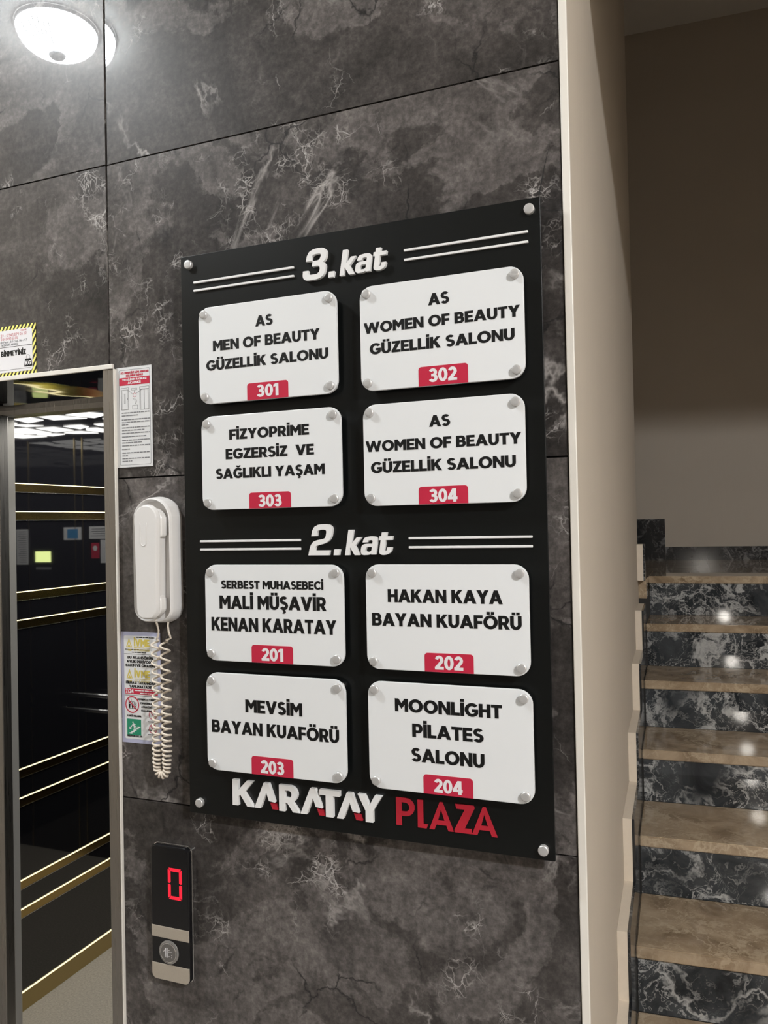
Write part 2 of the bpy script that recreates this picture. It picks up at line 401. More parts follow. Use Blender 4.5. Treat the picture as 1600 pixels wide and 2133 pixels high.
# ------------------------------------------------------------------ lettering
GL = {   # letter outlines: character code: (advance, [bezier loops of (x, y, left handle x, y, right handle x, y)])
    38: (448, [[(197, -7, 221, -7, 163, -7), (110, 12, 135, -1, 86, 24), (54, 62, 67, 41, 41, 83), (34, 133, 34, 107, 34, 155), (47, 189, 39, 174, 56, 205), (85, 235, 69, 220, 101, 249), (140, 279, 119, 263, 166, 298), (216, 335, 191, 316, 223, 340), (237, 352, 230, 346, 244, 359), (255, 375, 250, 366, 259, 384), (262, 405, 262, 394, 262, 421), (245, 445, 256, 434, 235, 456), (201, 461, 220, 461, 189, 461), (168, 453, 178, 458, 158, 448), (145, 431, 151, 441, 140, 422), (137, 399, 137, 411, 137, 386), (145, 363, 140, 374, 151, 352), (169, 327, 159, 340, 179, 315), (204, 284, 190, 300, 282, 189), (438, 0, 360, 95, 413, 0), (364, 0, 389, 0, 300, 77), (171, 231, 236, 154, 152, 255), (121, 293, 135, 275, 107, 310), (87, 344, 95, 327, 79, 361), (75, 398, 75, 379, 75, 421), (91, 458, 81, 441, 101, 475), (134, 499, 116, 489, 153, 509), (200, 513, 175, 513, 225, 513), (266, 499, 247, 509, 284, 489), (308, 459, 298, 476, 319, 443), (324, 404, 324, 424, 324, 389), (315, 362, 321, 375, 309, 348), (291, 325, 302, 336, 281, 314), (256, 293, 269, 303, 222, 268), (154, 217, 188, 243, 133, 202), (110, 174, 119, 188, 101, 161), (97, 131, 97, 147, 97, 115), (109, 87, 101, 100, 117, 75), (143, 57, 129, 65, 158, 50), (193, 46, 174, 46, 213, 46), (251, 59, 233, 51, 270, 68), (301, 95, 286, 80, 316, 111), (336, 151, 328, 130, 345, 173), (349, 224, 349, 197, 368, 224), (408, 224, 388, 224, 408, 192), (397, 144, 404, 165, 389, 122), (371, 92, 381, 105, 361, 79), (345, 62, 352, 69, 341, 57), (333, 47, 337, 52, 316, 29), (271, 7, 296, 16, 246, -2)]]),
    45: (453, [[(337, 244, 263, 244, 337, 226), (337, 188, 337, 207, 263, 188), (114, 188, 188, 188, 114, 207), (114, 244, 114, 226, 188, 244)]]),
    46: (188, [[(95, -4, 108, -4, 83, -4), (63, 9, 72, 0, 54, 18), (50, 41, 50, 28, 50, 54), (63, 73, 54, 65, 72, 82), (95, 87, 83, 87, 108, 87), (128, 73, 119, 82, 137, 65), (141, 41, 141, 54, 141, 28), (128, 9, 137, 18, 119, 0)]]),
    48: (453, [[(227, -7, 264, -7, 189, -7), (130, 24, 157, 3, 103, 45), (69, 113, 83, 74, 55, 152), (48, 254, 48, 199, 48, 309), (69, 395, 55, 356, 83, 434), (130, 484, 104, 464, 157, 505), (227, 516, 189, 516, 264, 516), (323, 484, 296, 505, 350, 464), (384, 395, 370, 434, 398, 356), (405, 254, 405, 309, 405, 199), (384, 113, 398, 152, 370, 74), (323, 24, 350, 45, 297, 3)],
         [(227, 50, 202, 50, 252, 50), (290, 74, 273, 58, 308, 90), (330, 144, 321, 113, 339, 174), (344, 254, 344, 211, 344, 297), (330, 365, 339, 334, 321, 395), (290, 435, 308, 419, 273, 451), (227, 460, 252, 460, 202, 460), (163, 435, 180, 451, 146, 419), (123, 365, 132, 395, 114, 334), (109, 254, 109, 297, 109, 211), (123, 144, 114, 174, 132, 113), (163, 74, 146, 90, 180, 58)]]),
    49: (453, [[(76, 0, 181, 0, 76, 18), (76, 55, 76, 36, 181, 55), (391, 55, 286, 55, 391, 36), (391, 0, 391, 18, 286, 0)],
         [(276, 509, 250, 509, 276, 339), (276, 0, 276, 170, 255, 0), (212, 0, 234, 0, 212, 149), (212, 448, 212, 299, 211, 448), (209, 448, 210, 448, 168, 418), (86, 358, 127, 388, 86, 381), (86, 427, 86, 404, 123, 454), (198, 509, 161, 481, 224, 509)]]),
    50: (453, [[(64, 0, 172, 0, 64, 16), (64, 47, 64, 32, 121, 108), (234, 229, 177, 168, 254, 249), (282, 282, 270, 267, 295, 298), (311, 327, 304, 313, 317, 341), (320, 371, 320, 356, 320, 390), (308, 419, 316, 405, 299, 432), (273, 449, 288, 442, 259, 456), (224, 460, 242, 460, 204, 460), (172, 447, 187, 456, 158, 439), (139, 413, 147, 428, 131, 399), (127, 362, 127, 382, 107, 362), (66, 362, 86, 362, 66, 392), (86, 442, 72, 419, 100, 465), (143, 496, 119, 483, 167, 509), (225, 516, 194, 516, 255, 516), (306, 497, 282, 509, 329, 484), (361, 445, 348, 467, 374, 424), (381, 372, 381, 399, 381, 354), (371, 318, 378, 335, 364, 300), (336, 259, 353, 280, 319, 237), (267, 180, 296, 211, 229, 140), (153, 60, 191, 100, 153, 59), (153, 57, 153, 58, 231, 57), (389, 57, 310, 57, 389, 38), (389, 0, 389, 19, 281, 0)]]),
    51: (453, [[(218, -7, 252, -7, 187, -7), (133, 10, 158, -1, 107, 21), (70, 57, 86, 37, 54, 78), (44, 132, 46, 103, 66, 132), (109, 132, 87, 132, 111, 114), (126, 87, 117, 99, 136, 75), (165, 59, 149, 65, 181, 53), (219, 50, 199, 50, 239, 50), (275, 61, 258, 53, 292, 68), (315, 93, 305, 79, 324, 107), (329, 145, 329, 124, 329, 163), (316, 196, 325, 181, 307, 212), (275, 234, 293, 224, 256, 243), (201, 248, 231, 248, 186, 248), (157, 248, 172, 248, 157, 265), (157, 299, 157, 282, 200, 349), (288, 448, 244, 399, 288, 450), (288, 452, 288, 451, 215, 452), (70, 452, 142, 452, 70, 471), (70, 509, 70, 490, 171, 509), (372, 509, 272, 509, 372, 493), (372, 461, 372, 477, 319, 400), (211, 278, 265, 339, 211, 282), (211, 289, 211, 285, 249, 293), (308, 276, 281, 288, 335, 263), (371, 222, 356, 246, 386, 199), (393, 145, 393, 173, 393, 115), (370, 66, 385, 89, 355, 43), (309, 12, 335, 25, 282, 0)]]),
    52: (453, [[(40, 105, 164, 105, 40, 123), (40, 158, 40, 141, 109, 275), (247, 509, 178, 392, 268, 509), (311, 509, 289, 509, 243, 394), (109, 166, 176, 280, 109, 165), (109, 163, 109, 164, 210, 163), (413, 163, 312, 163, 413, 144), (413, 105, 413, 125, 289, 105)],
         [(282, 0, 302, 0, 282, 40), (282, 121, 282, 81, 282, 130), (282, 146, 282, 138, 282, 203), (282, 318, 282, 260, 302, 318), (343, 318, 322, 318, 343, 212), (343, 0, 343, 106, 322, 0)]]),
    53: (453, [[(221, -7, 254, -7, 191, -7), (140, 11, 164, -1, 116, 23), (83, 60, 97, 39, 69, 81), (60, 130, 61, 104, 81, 130), (122, 130, 101, 130, 124, 115), (138, 89, 129, 101, 147, 77), (173, 60, 159, 67, 188, 53), (221, 50, 204, 50, 242, 50), (276, 64, 260, 55, 292, 74), (314, 104, 305, 87, 323, 121), (328, 162, 328, 141, 328, 184), (314, 221, 323, 204, 304, 238), (275, 262, 291, 252, 258, 272), (218, 277, 239, 277, 201, 277), (167, 268, 184, 274, 151, 263), (128, 246, 138, 255, 108, 248), (67, 253, 88, 250, 77, 338), (96, 509, 86, 423, 186, 509), (366, 509, 276, 509, 366, 490), (366, 452, 366, 471, 294, 452), (151, 452, 222, 452, 145, 402), (134, 301, 139, 352, 135, 301), (136, 301, 135, 301, 147, 311), (178, 325, 161, 319, 194, 331), (229, 334, 211, 334, 253, 334), (294, 321, 274, 329, 313, 313), (345, 285, 331, 301, 359, 270), (379, 231, 371, 252, 387, 210), (391, 163, 391, 188, 391, 130), (369, 76, 384, 101, 354, 50), (309, 15, 334, 30, 283, 1)]]),
    55: (453, [[(97, 0, 120, 0, 172, 149), (323, 448, 248, 299, 323, 450), (323, 452, 323, 451, 236, 452), (62, 452, 149, 452, 62, 471), (62, 509, 62, 490, 172, 509), (391, 509, 281, 509, 391, 489), (391, 449, 391, 469, 315, 299), (165, 0, 240, 150, 142, 0)]]),
    56: (453, [[(226, -7, 260, -7, 192, -7), (136, 11, 162, -1, 109, 24), (74, 62, 89, 40, 59, 83), (52, 135, 52, 108, 52, 157), (65, 195, 56, 177, 74, 213), (101, 241, 86, 229, 116, 253), (153, 265, 133, 261, 153, 265), (153, 267, 153, 266, 128, 273), (93, 308, 108, 287, 78, 329), (70, 380, 70, 353, 70, 406), (90, 450, 77, 429, 104, 470), (146, 498, 122, 486, 169, 510), (226, 516, 196, 516, 256, 516), (306, 498, 283, 510, 329, 486), (361, 450, 348, 470, 375, 429), (382, 380, 382, 406, 382, 353), (359, 308, 374, 329, 344, 287), (300, 267, 325, 273, 300, 266), (300, 265, 300, 265, 319, 261), (351, 241, 336, 253, 366, 229), (387, 195, 378, 213, 396, 177), (401, 135, 401, 157, 401, 108), (378, 62, 393, 83, 364, 40), (317, 11, 343, 24, 291, -1)],
         [(226, 49, 204, 49, 249, 49), (285, 60, 268, 53, 301, 68), (323, 91, 314, 78, 332, 105), (337, 139, 337, 121, 337, 158), (322, 189, 332, 174, 313, 203), (283, 223, 300, 214, 266, 231), (226, 235, 247, 235, 205, 235), (169, 223, 186, 231, 152, 214), (130, 189, 139, 203, 120, 174), (115, 139, 115, 158, 115, 121), (129, 91, 120, 105, 138, 78), (167, 60, 151, 68, 184, 53)],
         [(226, 290, 208, 290, 244, 290), (274, 300, 260, 293, 288, 307), (307, 330, 299, 318, 315, 343), (319, 376, 319, 358, 319, 393), (308, 420, 315, 407, 300, 433), (275, 449, 289, 443, 261, 456), (226, 460, 245, 460, 208, 460), (177, 449, 191, 456, 163, 443), (145, 420, 152, 433, 137, 407), (133, 376, 133, 393, 133, 358), (145, 330, 137, 343, 152, 318), (178, 300, 163, 307, 192, 293)]]),
    57: (453, [[(226, 516, 195, 516, 258, 516), (310, 494, 286, 508, 335, 480), (368, 434, 354, 460, 382, 409), (389, 347, 389, 380, 389, 323), (373, 270, 383, 297, 362, 243), (315, 168, 343, 209, 277, 112), (200, 0, 239, 56, 177, 0), (130, 0, 154, 0, 187, 83), (301, 248, 244, 165, 303, 248), (307, 248, 305, 248, 303, 238), (287, 221, 296, 229, 279, 213), (257, 202, 269, 207, 245, 197), (218, 195, 232, 195, 187, 195), (137, 214, 160, 201, 114, 227), (83, 269, 96, 245, 70, 292), (64, 352, 64, 320, 64, 384), (85, 436, 71, 412, 99, 461), (143, 494, 118, 480, 167, 508)],
         [(226, 460, 246, 460, 207, 460), (174, 446, 189, 456, 159, 437), (138, 407, 147, 424, 130, 391), (125, 352, 125, 372, 125, 330), (138, 295, 130, 312, 147, 279), (174, 257, 159, 266, 189, 248), (226, 243, 207, 243, 246, 243), (279, 257, 263, 248, 294, 266), (314, 295, 306, 279, 323, 311), (327, 350, 327, 330, 327, 372), (314, 407, 323, 391, 306, 424), (279, 446, 294, 437, 264, 456)]]),
    58: (188, [[(95, -4, 108, -4, 83, -4), (63, 9, 72, 0, 54, 18), (50, 41, 50, 28, 50, 54), (63, 73, 54, 65, 72, 82), (95, 87, 83, 87, 108, 87), (128, 73, 119, 82, 137, 65), (141, 41, 141, 54, 141, 28), (128, 9, 137, 18, 119, 0)],
         [(95, 271, 108, 271, 83, 271), (63, 284, 72, 275, 54, 293), (50, 316, 50, 304, 50, 329), (63, 349, 54, 340, 72, 357), (95, 362, 83, 362, 108, 362), (128, 349, 119, 357, 137, 340), (141, 316, 141, 329, 141, 304), (128, 284, 137, 293, 119, 275)]]),
    65: (480, [[(16, 0, 39, 0, 78, 170), (201, 509, 140, 339, 226, 509), (276, 509, 251, 509, 338, 339), (463, 0, 401, 170, 440, 0), (395, 0, 418, 0, 359, 101), (287, 302, 323, 202, 281, 321), (264, 372, 273, 344, 255, 400), (232, 478, 245, 435, 236, 478), (245, 478, 241, 478, 233, 435), (213, 371, 222, 399, 204, 343), (191, 302, 196, 320, 155, 202), (85, 0, 120, 101, 62, 0)],
         [(110, 142, 197, 142, 110, 161), (110, 199, 110, 180, 197, 199), (370, 199, 283, 199, 370, 180), (370, 142, 370, 161, 283, 142)]]),
    67: (510, [[(267, -7, 293, -7, 223, -7), (150, 25, 184, 4, 116, 46), (70, 115, 89, 76, 50, 154), (40, 254, 40, 201, 40, 308), (70, 393, 50, 354, 89, 432), (150, 484, 116, 462, 184, 505), (267, 516, 223, 516, 293, 516), (340, 504, 317, 512, 363, 497), (402, 471, 384, 486, 420, 457), (448, 418, 436, 439, 460, 398), (473, 348, 468, 374, 451, 348), (408, 348, 430, 348, 404, 366), (389, 395, 398, 381, 381, 408), (357, 428, 370, 419, 345, 438), (315, 449, 331, 444, 300, 454), (267, 456, 284, 456, 236, 456), (184, 432, 208, 448, 159, 417), (125, 364, 139, 394, 111, 334), (103, 254, 103, 297, 103, 211), (125, 145, 111, 175, 140, 115), (184, 76, 159, 92, 209, 61), (267, 53, 236, 53, 284, 53), (315, 60, 300, 55, 331, 65), (357, 81, 345, 71, 370, 90), (389, 114, 381, 101, 398, 128), (408, 160, 404, 143, 430, 160), (473, 160, 451, 160, 469, 135), (448, 91, 460, 111, 436, 70), (402, 38, 421, 52, 384, 23), (341, 5, 363, 12, 318, -3)]]),
    69: (419, [[(60, 0, 165, 0, 60, 170), (60, 509, 60, 339, 164, 509), (372, 509, 268, 509, 372, 490), (372, 452, 372, 471, 290, 452), (125, 452, 207, 452, 125, 396), (125, 286, 125, 341, 202, 286), (355, 286, 278, 286, 355, 267), (355, 229, 355, 248, 278, 229), (125, 229, 202, 229, 125, 172), (125, 57, 125, 114, 208, 57), (375, 57, 292, 57, 375, 38), (375, 0, 375, 19, 270, 0)]]),
    70: (410, [[(60, 0, 82, 0, 60, 170), (60, 509, 60, 339, 163, 509), (369, 509, 266, 509, 369, 490), (369, 452, 369, 471, 288, 452), (125, 452, 206, 452, 125, 394), (125, 278, 125, 336, 198, 278), (346, 278, 272, 278, 346, 259), (346, 221, 346, 240, 272, 221), (125, 221, 198, 221, 125, 147), (125, 0, 125, 74, 103, 0)]]),
    75: (467, [[(104, 145, 146, 189, 104, 169), (104, 216, 104, 193, 116, 232), (139, 261, 128, 247, 151, 275), (174, 303, 162, 290, 187, 317), (212, 344, 199, 331, 262, 399), (364, 509, 313, 454, 392, 509), (448, 509, 420, 509, 376, 431), (231, 276, 304, 353, 230, 276), (228, 276, 229, 276, 187, 233)],
         [(60, 0, 82, 0, 60, 170), (60, 509, 60, 339, 82, 509), (125, 509, 103, 509, 125, 451), (125, 334, 125, 392, 124, 298), (124, 225, 124, 261, 124, 214), (125, 193, 124, 204, 125, 129), (125, 0, 125, 64, 103, 0)],
         [(372, 0, 398, 0, 311, 86), (188, 259, 249, 173, 201, 276), (228, 309, 215, 293, 302, 206), (449, 0, 375, 103, 423, 0)]]),
    76: (393, [[(60, 0, 160, 0, 60, 170), (60, 509, 60, 339, 82, 509), (125, 509, 103, 509, 125, 358), (125, 57, 125, 208, 203, 57), (361, 57, 282, 57, 361, 38), (361, 0, 361, 19, 261, 0)]]),
    77: (628, [[(60, 0, 81, 0, 60, 170), (60, 509, 60, 339, 91, 509), (152, 509, 121, 509, 193, 402), (277, 187, 235, 294, 280, 180), (287, 159, 284, 170, 291, 148), (299, 123, 295, 136, 303, 110), (311, 84, 307, 97, 315, 71), (322, 49, 319, 59, 317, 49), (307, 49, 312, 49, 310, 59), (318, 83, 314, 70, 322, 95), (330, 121, 326, 108, 334, 134), (342, 158, 338, 147, 346, 170), (352, 187, 349, 179, 394, 294), (476, 509, 435, 402, 507, 509), (568, 509, 537, 509, 568, 339), (568, 0, 568, 170, 547, 0), (504, 0, 525, 0, 504, 97), (504, 291, 504, 194, 504, 302), (504, 327, 504, 314, 505, 340), (505, 369, 505, 354, 505, 383), (506, 413, 506, 398, 506, 428), (507, 457, 507, 443, 509, 457), (513, 457, 511, 457, 508, 441), (498, 409, 503, 426, 492, 393), (482, 363, 487, 378, 477, 348), (467, 322, 472, 334, 463, 309), (456, 291, 459, 299, 418, 194), (342, 0, 380, 97, 323, 0), (286, 0, 305, 0, 248, 97), (170, 291, 209, 194, 167, 299), (159, 321, 163, 309, 155, 333), (145, 361, 150, 346, 140, 376), (129, 408, 135, 391, 124, 424), (112, 457, 118, 441, 114, 457), (119, 457, 117, 457, 119, 444), (120, 416, 120, 431, 120, 401), (121, 372, 121, 387, 121, 357), (122, 328, 121, 342, 122, 315), (122, 291, 122, 302, 122, 194), (122, 0, 122, 97, 101, 0)]]),
    78: (523, [[(60, 0, 82, 0, 60, 170), (60, 509, 60, 339, 85, 509), (136, 509, 111, 509, 205, 400), (343, 183, 274, 291, 349, 174), (363, 151, 355, 164, 370, 138), (388, 107, 379, 123, 396, 90), (414, 55, 405, 73, 411, 55), (405, 54, 408, 54, 403, 72), (401, 108, 401, 90, 400, 126), (399, 157, 399, 142, 399, 172), (399, 195, 399, 185, 399, 300), (399, 509, 399, 404, 420, 509), (463, 509, 442, 509, 463, 339), (463, 0, 463, 170, 438, 0), (387, 0, 412, 0, 325, 97), (202, 290, 264, 193, 194, 303), (177, 331, 186, 316, 169, 345), (148, 381, 159, 362, 137, 400), (108, 452, 123, 424, 111, 453), (119, 454, 115, 453, 120, 428), (122, 384, 121, 405, 123, 362), (124, 328, 124, 344, 125, 312), (125, 291, 125, 300, 125, 194), (125, 0, 125, 97, 103, 0)]]),
    82: (449, [[(60, 0, 82, 0, 60, 170), (60, 509, 60, 339, 119, 509), (236, 509, 177, 509, 275, 509), (333, 489, 307, 502, 359, 475), (390, 433, 378, 457, 403, 410), (409, 352, 409, 382, 409, 321), (390, 271, 403, 295, 378, 248), (333, 217, 359, 230, 307, 204), (236, 198, 275, 198, 189, 198), (96, 198, 143, 198, 96, 217), (96, 255, 96, 236, 142, 255), (234, 255, 188, 255, 260, 255), (298, 267, 281, 259, 314, 275), (334, 300, 326, 286, 341, 315), (345, 352, 345, 332, 345, 372), (334, 405, 341, 390, 326, 420), (298, 440, 314, 431, 281, 448), (233, 452, 259, 452, 197, 452), (125, 452, 161, 452, 125, 301), (125, 0, 125, 151, 103, 0)],
         [(353, 0, 378, 0, 312, 76), (230, 229, 271, 153, 254, 229), (303, 229, 279, 229, 344, 153), (428, 0, 386, 76, 403, 0)]]),
    83: (447, [[(224, -9, 263, -9, 187, -9), (128, 9, 155, -3, 100, 21), (64, 60, 79, 38, 49, 82), (38, 137, 40, 107, 60, 137), (104, 137, 82, 137, 106, 117), (123, 88, 112, 101, 134, 75), (166, 59, 149, 65, 184, 52), (224, 49, 203, 49, 247, 49), (286, 60, 268, 53, 304, 68), (329, 92, 319, 78, 340, 105), (346, 139, 346, 121, 346, 155), (332, 179, 341, 169, 323, 189), (296, 205, 311, 198, 281, 211), (245, 222, 264, 217, 224, 228), (184, 239, 204, 234, 142, 251), (86, 289, 109, 268, 63, 311), (52, 372, 52, 339, 52, 401), (75, 448, 60, 426, 90, 469), (138, 498, 111, 486, 164, 510), (227, 516, 194, 516, 261, 516), (316, 498, 290, 510, 342, 486), (377, 449, 362, 469, 392, 428), (401, 378, 400, 404, 380, 378), (337, 378, 358, 378, 335, 403), (302, 437, 323, 423, 281, 451), (225, 459, 256, 459, 203, 459), (167, 448, 184, 455, 151, 441), (129, 418, 138, 431, 120, 406), (115, 376, 115, 391, 115, 358), (131, 334, 120, 344, 142, 323), (169, 308, 154, 314, 184, 302), (212, 293, 199, 297, 230, 289), (264, 279, 247, 284, 279, 275), (312, 264, 295, 270, 328, 257), (359, 238, 344, 248, 373, 227), (395, 198, 385, 214, 404, 181), (408, 139, 408, 162, 408, 111), (386, 64, 401, 86, 372, 41), (323, 11, 351, 24, 296, -2)]]),
    84: (449, [[(32, 452, 85, 452, 32, 471), (32, 509, 32, 490, 160, 509), (417, 509, 288, 509, 417, 490), (417, 452, 417, 471, 363, 452), (257, 452, 310, 452, 257, 301), (257, 0, 257, 151, 235, 0), (193, 0, 214, 0, 193, 151), (193, 452, 193, 301, 139, 452)]]),
    90: (438, [[(42, 0, 161, 0, 42, 15), (42, 46, 42, 31, 119, 159), (273, 385, 196, 272, 284, 400), (306, 431, 295, 415, 318, 446), (341, 476, 329, 461, 343, 469), (348, 454, 346, 461, 327, 453), (285, 452, 306, 453, 264, 452), (223, 452, 244, 452, 162, 452), (40, 452, 101, 452, 40, 471), (40, 509, 40, 490, 159, 509), (397, 509, 278, 509, 397, 493), (397, 462, 397, 477, 321, 351), (169, 129, 245, 240, 158, 113), (134, 81, 146, 97, 122, 65), (97, 33, 110, 49, 95, 40), (90, 54, 93, 47, 111, 55), (152, 57, 132, 56, 173, 57), (214, 57, 193, 57, 276, 57), (399, 57, 338, 57, 399, 38), (399, 0, 399, 19, 280, 0)]]),
    92: (249, [[(178, -76, 197, -76, 124, 127), (14, 533, 69, 330, 33, 533), (71, 533, 52, 533, 126, 330), (235, -76, 180, 127, 216, -76)]]),
    95: (319, [[(319, 0, 213, 0, 319, -19), (319, -56, 319, -38, 213, -56), (0, -56, 106, -56, 0, -38), (0, 0, 0, -19, 106, 0)]]),
    97: (389, [[(160, -9, 182, -9, 136, -9), (94, 5, 114, -4, 75, 14), (48, 45, 59, 27, 36, 62), (30, 108, 30, 83, 30, 130), (43, 161, 35, 147, 52, 175), (78, 193, 63, 185, 92, 201), (125, 211, 108, 207, 143, 215), (178, 220, 160, 218, 201, 223), (234, 227, 219, 225, 248, 228), (265, 235, 258, 231, 272, 239), (276, 255, 276, 245, 276, 255), (276, 257, 276, 256, 276, 272), (267, 297, 273, 286, 261, 308), (240, 322, 252, 316, 228, 328), (196, 331, 213, 331, 178, 331), (149, 322, 162, 328, 136, 317), (118, 301, 126, 309, 110, 292), (100, 274, 104, 283, 80, 280), (41, 291, 61, 285, 50, 314), (79, 346, 62, 332, 95, 360), (133, 375, 113, 369, 153, 381), (194, 384, 173, 384, 208, 384), (239, 379, 223, 383, 255, 376), (286, 360, 271, 370, 301, 351), (322, 320, 313, 338, 332, 303), (337, 251, 337, 280, 337, 168), (337, 0, 337, 84, 317, 0), (277, 0, 297, 0, 277, 17), (277, 52, 277, 35, 275, 52), (272, 52, 274, 52, 268, 43), (252, 25, 261, 34, 243, 15), (215, 1, 230, 7, 200, -5)],
         [(170, 45, 155, 45, 193, 45), (228, 59, 212, 50, 243, 68), (263, 93, 255, 79, 271, 107), (276, 138, 276, 122, 276, 155), (276, 190, 276, 173, 273, 187), (259, 182, 268, 184, 251, 180), (231, 176, 242, 178, 221, 174), (200, 171, 210, 172, 190, 170), (175, 168, 182, 169, 161, 166), (134, 159, 147, 163, 121, 154), (103, 139, 111, 148, 96, 131), (92, 105, 92, 119, 92, 92), (102, 72, 95, 81, 109, 63), (130, 52, 118, 57, 142, 48)]]),
    99: (396, [[(207, -8, 226, -8, 173, -8), (117, 16, 143, 0, 91, 33), (56, 85, 71, 56, 41, 114), (34, 187, 34, 149, 34, 227), (56, 291, 41, 262, 71, 321), (117, 360, 91, 343, 143, 376), (207, 384, 173, 384, 226, 384), (260, 377, 243, 382, 276, 372), (305, 356, 292, 365, 319, 347), (340, 322, 330, 335, 350, 309), (362, 277, 357, 294, 342, 272), (303, 262, 322, 267, 300, 272), (290, 289, 296, 281, 285, 297), (270, 311, 278, 305, 262, 317), (242, 325, 253, 322, 232, 328), (207, 330, 220, 330, 182, 330), (145, 310, 161, 323, 129, 297), (108, 258, 116, 280, 100, 237), (96, 187, 96, 213, 96, 162), (108, 117, 100, 139, 116, 96), (145, 66, 129, 79, 161, 53), (207, 46, 182, 46, 220, 46), (243, 52, 232, 48, 253, 55), (271, 66, 263, 60, 279, 72), (292, 89, 286, 80, 297, 97), (304, 117, 301, 107, 324, 112), (363, 102, 343, 107, 358, 85), (341, 56, 351, 70, 332, 43), (306, 21, 320, 31, 293, 12), (261, -1, 277, 4, 244, -6)]]),
    100: (424, [[(195, -8, 219, -8, 164, -8), (111, 16, 136, 0, 87, 32), (55, 84, 68, 55, 41, 114), (34, 189, 34, 149, 34, 229), (55, 293, 41, 263, 69, 322), (112, 361, 88, 345, 136, 376), (196, 384, 164, 384, 219, 384), (253, 373, 238, 381, 268, 365), (287, 346, 279, 356, 296, 336), (306, 319, 302, 327, 308, 319), (311, 319, 309, 319, 311, 382), (311, 509, 311, 446, 331, 509), (372, 509, 351, 509, 372, 339), (372, 0, 372, 170, 352, 0), (313, 0, 332, 0, 313, 20), (313, 59, 313, 39, 311, 59), (307, 59, 309, 59, 302, 51), (287, 31, 295, 42, 278, 21), (252, 4, 267, 12, 238, -4)],
         [(205, 47, 181, 47, 227, 47), (263, 65, 247, 53, 279, 77), (299, 115, 291, 94, 308, 136), (312, 189, 312, 161, 312, 217), (300, 263, 308, 242, 292, 284), (263, 312, 279, 300, 247, 324), (205, 330, 228, 330, 181, 330), (145, 311, 161, 324, 129, 299), (108, 261, 116, 282, 100, 240), (96, 189, 96, 216, 96, 162), (109, 117, 100, 138, 117, 95), (145, 66, 129, 78, 161, 53)]]),
    101: (404, [[(212, -8, 238, -8, 175, -8), (117, 16, 143, 0, 90, 33), (56, 85, 70, 56, 41, 114), (34, 187, 34, 148, 34, 226), (55, 290, 41, 260, 69, 319), (115, 359, 89, 343, 141, 376), (205, 384, 171, 384, 226, 384), (266, 374, 246, 381, 285, 367), (319, 341, 303, 356, 335, 326), (357, 282, 348, 306, 366, 258), (371, 194, 371, 228, 371, 186), (371, 169, 371, 178, 272, 169), (75, 169, 174, 169, 75, 187), (75, 221, 75, 204, 163, 221), (338, 221, 250, 221, 329, 215), (310, 202, 319, 208, 310, 227), (298, 269, 306, 249, 290, 288), (263, 314, 278, 303, 247, 325), (205, 330, 228, 330, 182, 330), (146, 313, 163, 325, 130, 302), (109, 270, 118, 288, 100, 251), (96, 211, 96, 232, 96, 200), (96, 178, 96, 189, 96, 150), (110, 106, 101, 126, 120, 87), (151, 61, 134, 72, 168, 51), (212, 46, 189, 46, 228, 46), (254, 53, 241, 48, 266, 57), (285, 73, 277, 64, 294, 82), (306, 105, 301, 93, 325, 101), (365, 91, 345, 96, 359, 71), (335, 39, 349, 54, 321, 24), (283, 4, 303, 13, 262, -4)]]),
    104: (410, [[(114, 227, 114, 249, 114, 151), (114, 0, 114, 76, 93, 0), (53, 0, 73, 0, 53, 170), (53, 509, 53, 339, 73, 509), (114, 509, 93, 509, 114, 435), (114, 287, 114, 361, 110, 287), (102, 287, 106, 287, 114, 322), (152, 362, 131, 347, 174, 377), (227, 384, 199, 384, 253, 384), (295, 369, 276, 379, 315, 358), (341, 321, 330, 342, 352, 299), (357, 240, 357, 273, 357, 160), (357, 0, 357, 80, 337, 0), (296, 0, 316, 0, 296, 78), (296, 235, 296, 157, 296, 265), (273, 304, 288, 288, 258, 321), (210, 329, 237, 329, 192, 329), (161, 317, 175, 325, 146, 309), (126, 283, 135, 298, 118, 267)]]),
    105: (167, [[(53, 0, 73, 0, 53, 126), (53, 379, 53, 253, 73, 379), (114, 379, 93, 379, 114, 253), (114, 0, 114, 126, 93, 0)],
         [(84, 443, 95, 443, 72, 443), (54, 455, 62, 447, 45, 462), (41, 483, 41, 472, 41, 494), (54, 512, 45, 504, 62, 520), (84, 524, 72, 524, 95, 524), (114, 512, 106, 520, 122, 504), (126, 483, 126, 494, 126, 472), (114, 455, 122, 462, 106, 447)]]),
    108: (189, [[(139, -2, 147, -2, 110, -2), (74, 20, 88, 5, 60, 35), (53, 84, 53, 57, 53, 226), (53, 509, 53, 367, 73, 509), (114, 509, 93, 509, 114, 372), (114, 99, 114, 235, 114, 81), (120, 62, 116, 69, 125, 55), (146, 52, 133, 52, 152, 52), (160, 53, 157, 52, 164, 53), (170, 54, 167, 54, 173, 37), (181, 3, 177, 20, 175, 1), (162, -1, 169, 0, 154, -2)]]),
    111: (415, [[(207, -8, 242, -8, 173, -8), (117, 16, 143, 0, 91, 33), (56, 85, 71, 56, 41, 114), (34, 187, 34, 149, 34, 227), (56, 291, 41, 262, 71, 321), (117, 360, 91, 343, 143, 376), (207, 384, 173, 384, 242, 384), (299, 360, 273, 376, 325, 343), (359, 291, 345, 321, 374, 262), (381, 187, 381, 227, 381, 149), (359, 85, 374, 114, 345, 56), (299, 16, 325, 33, 273, 0)],
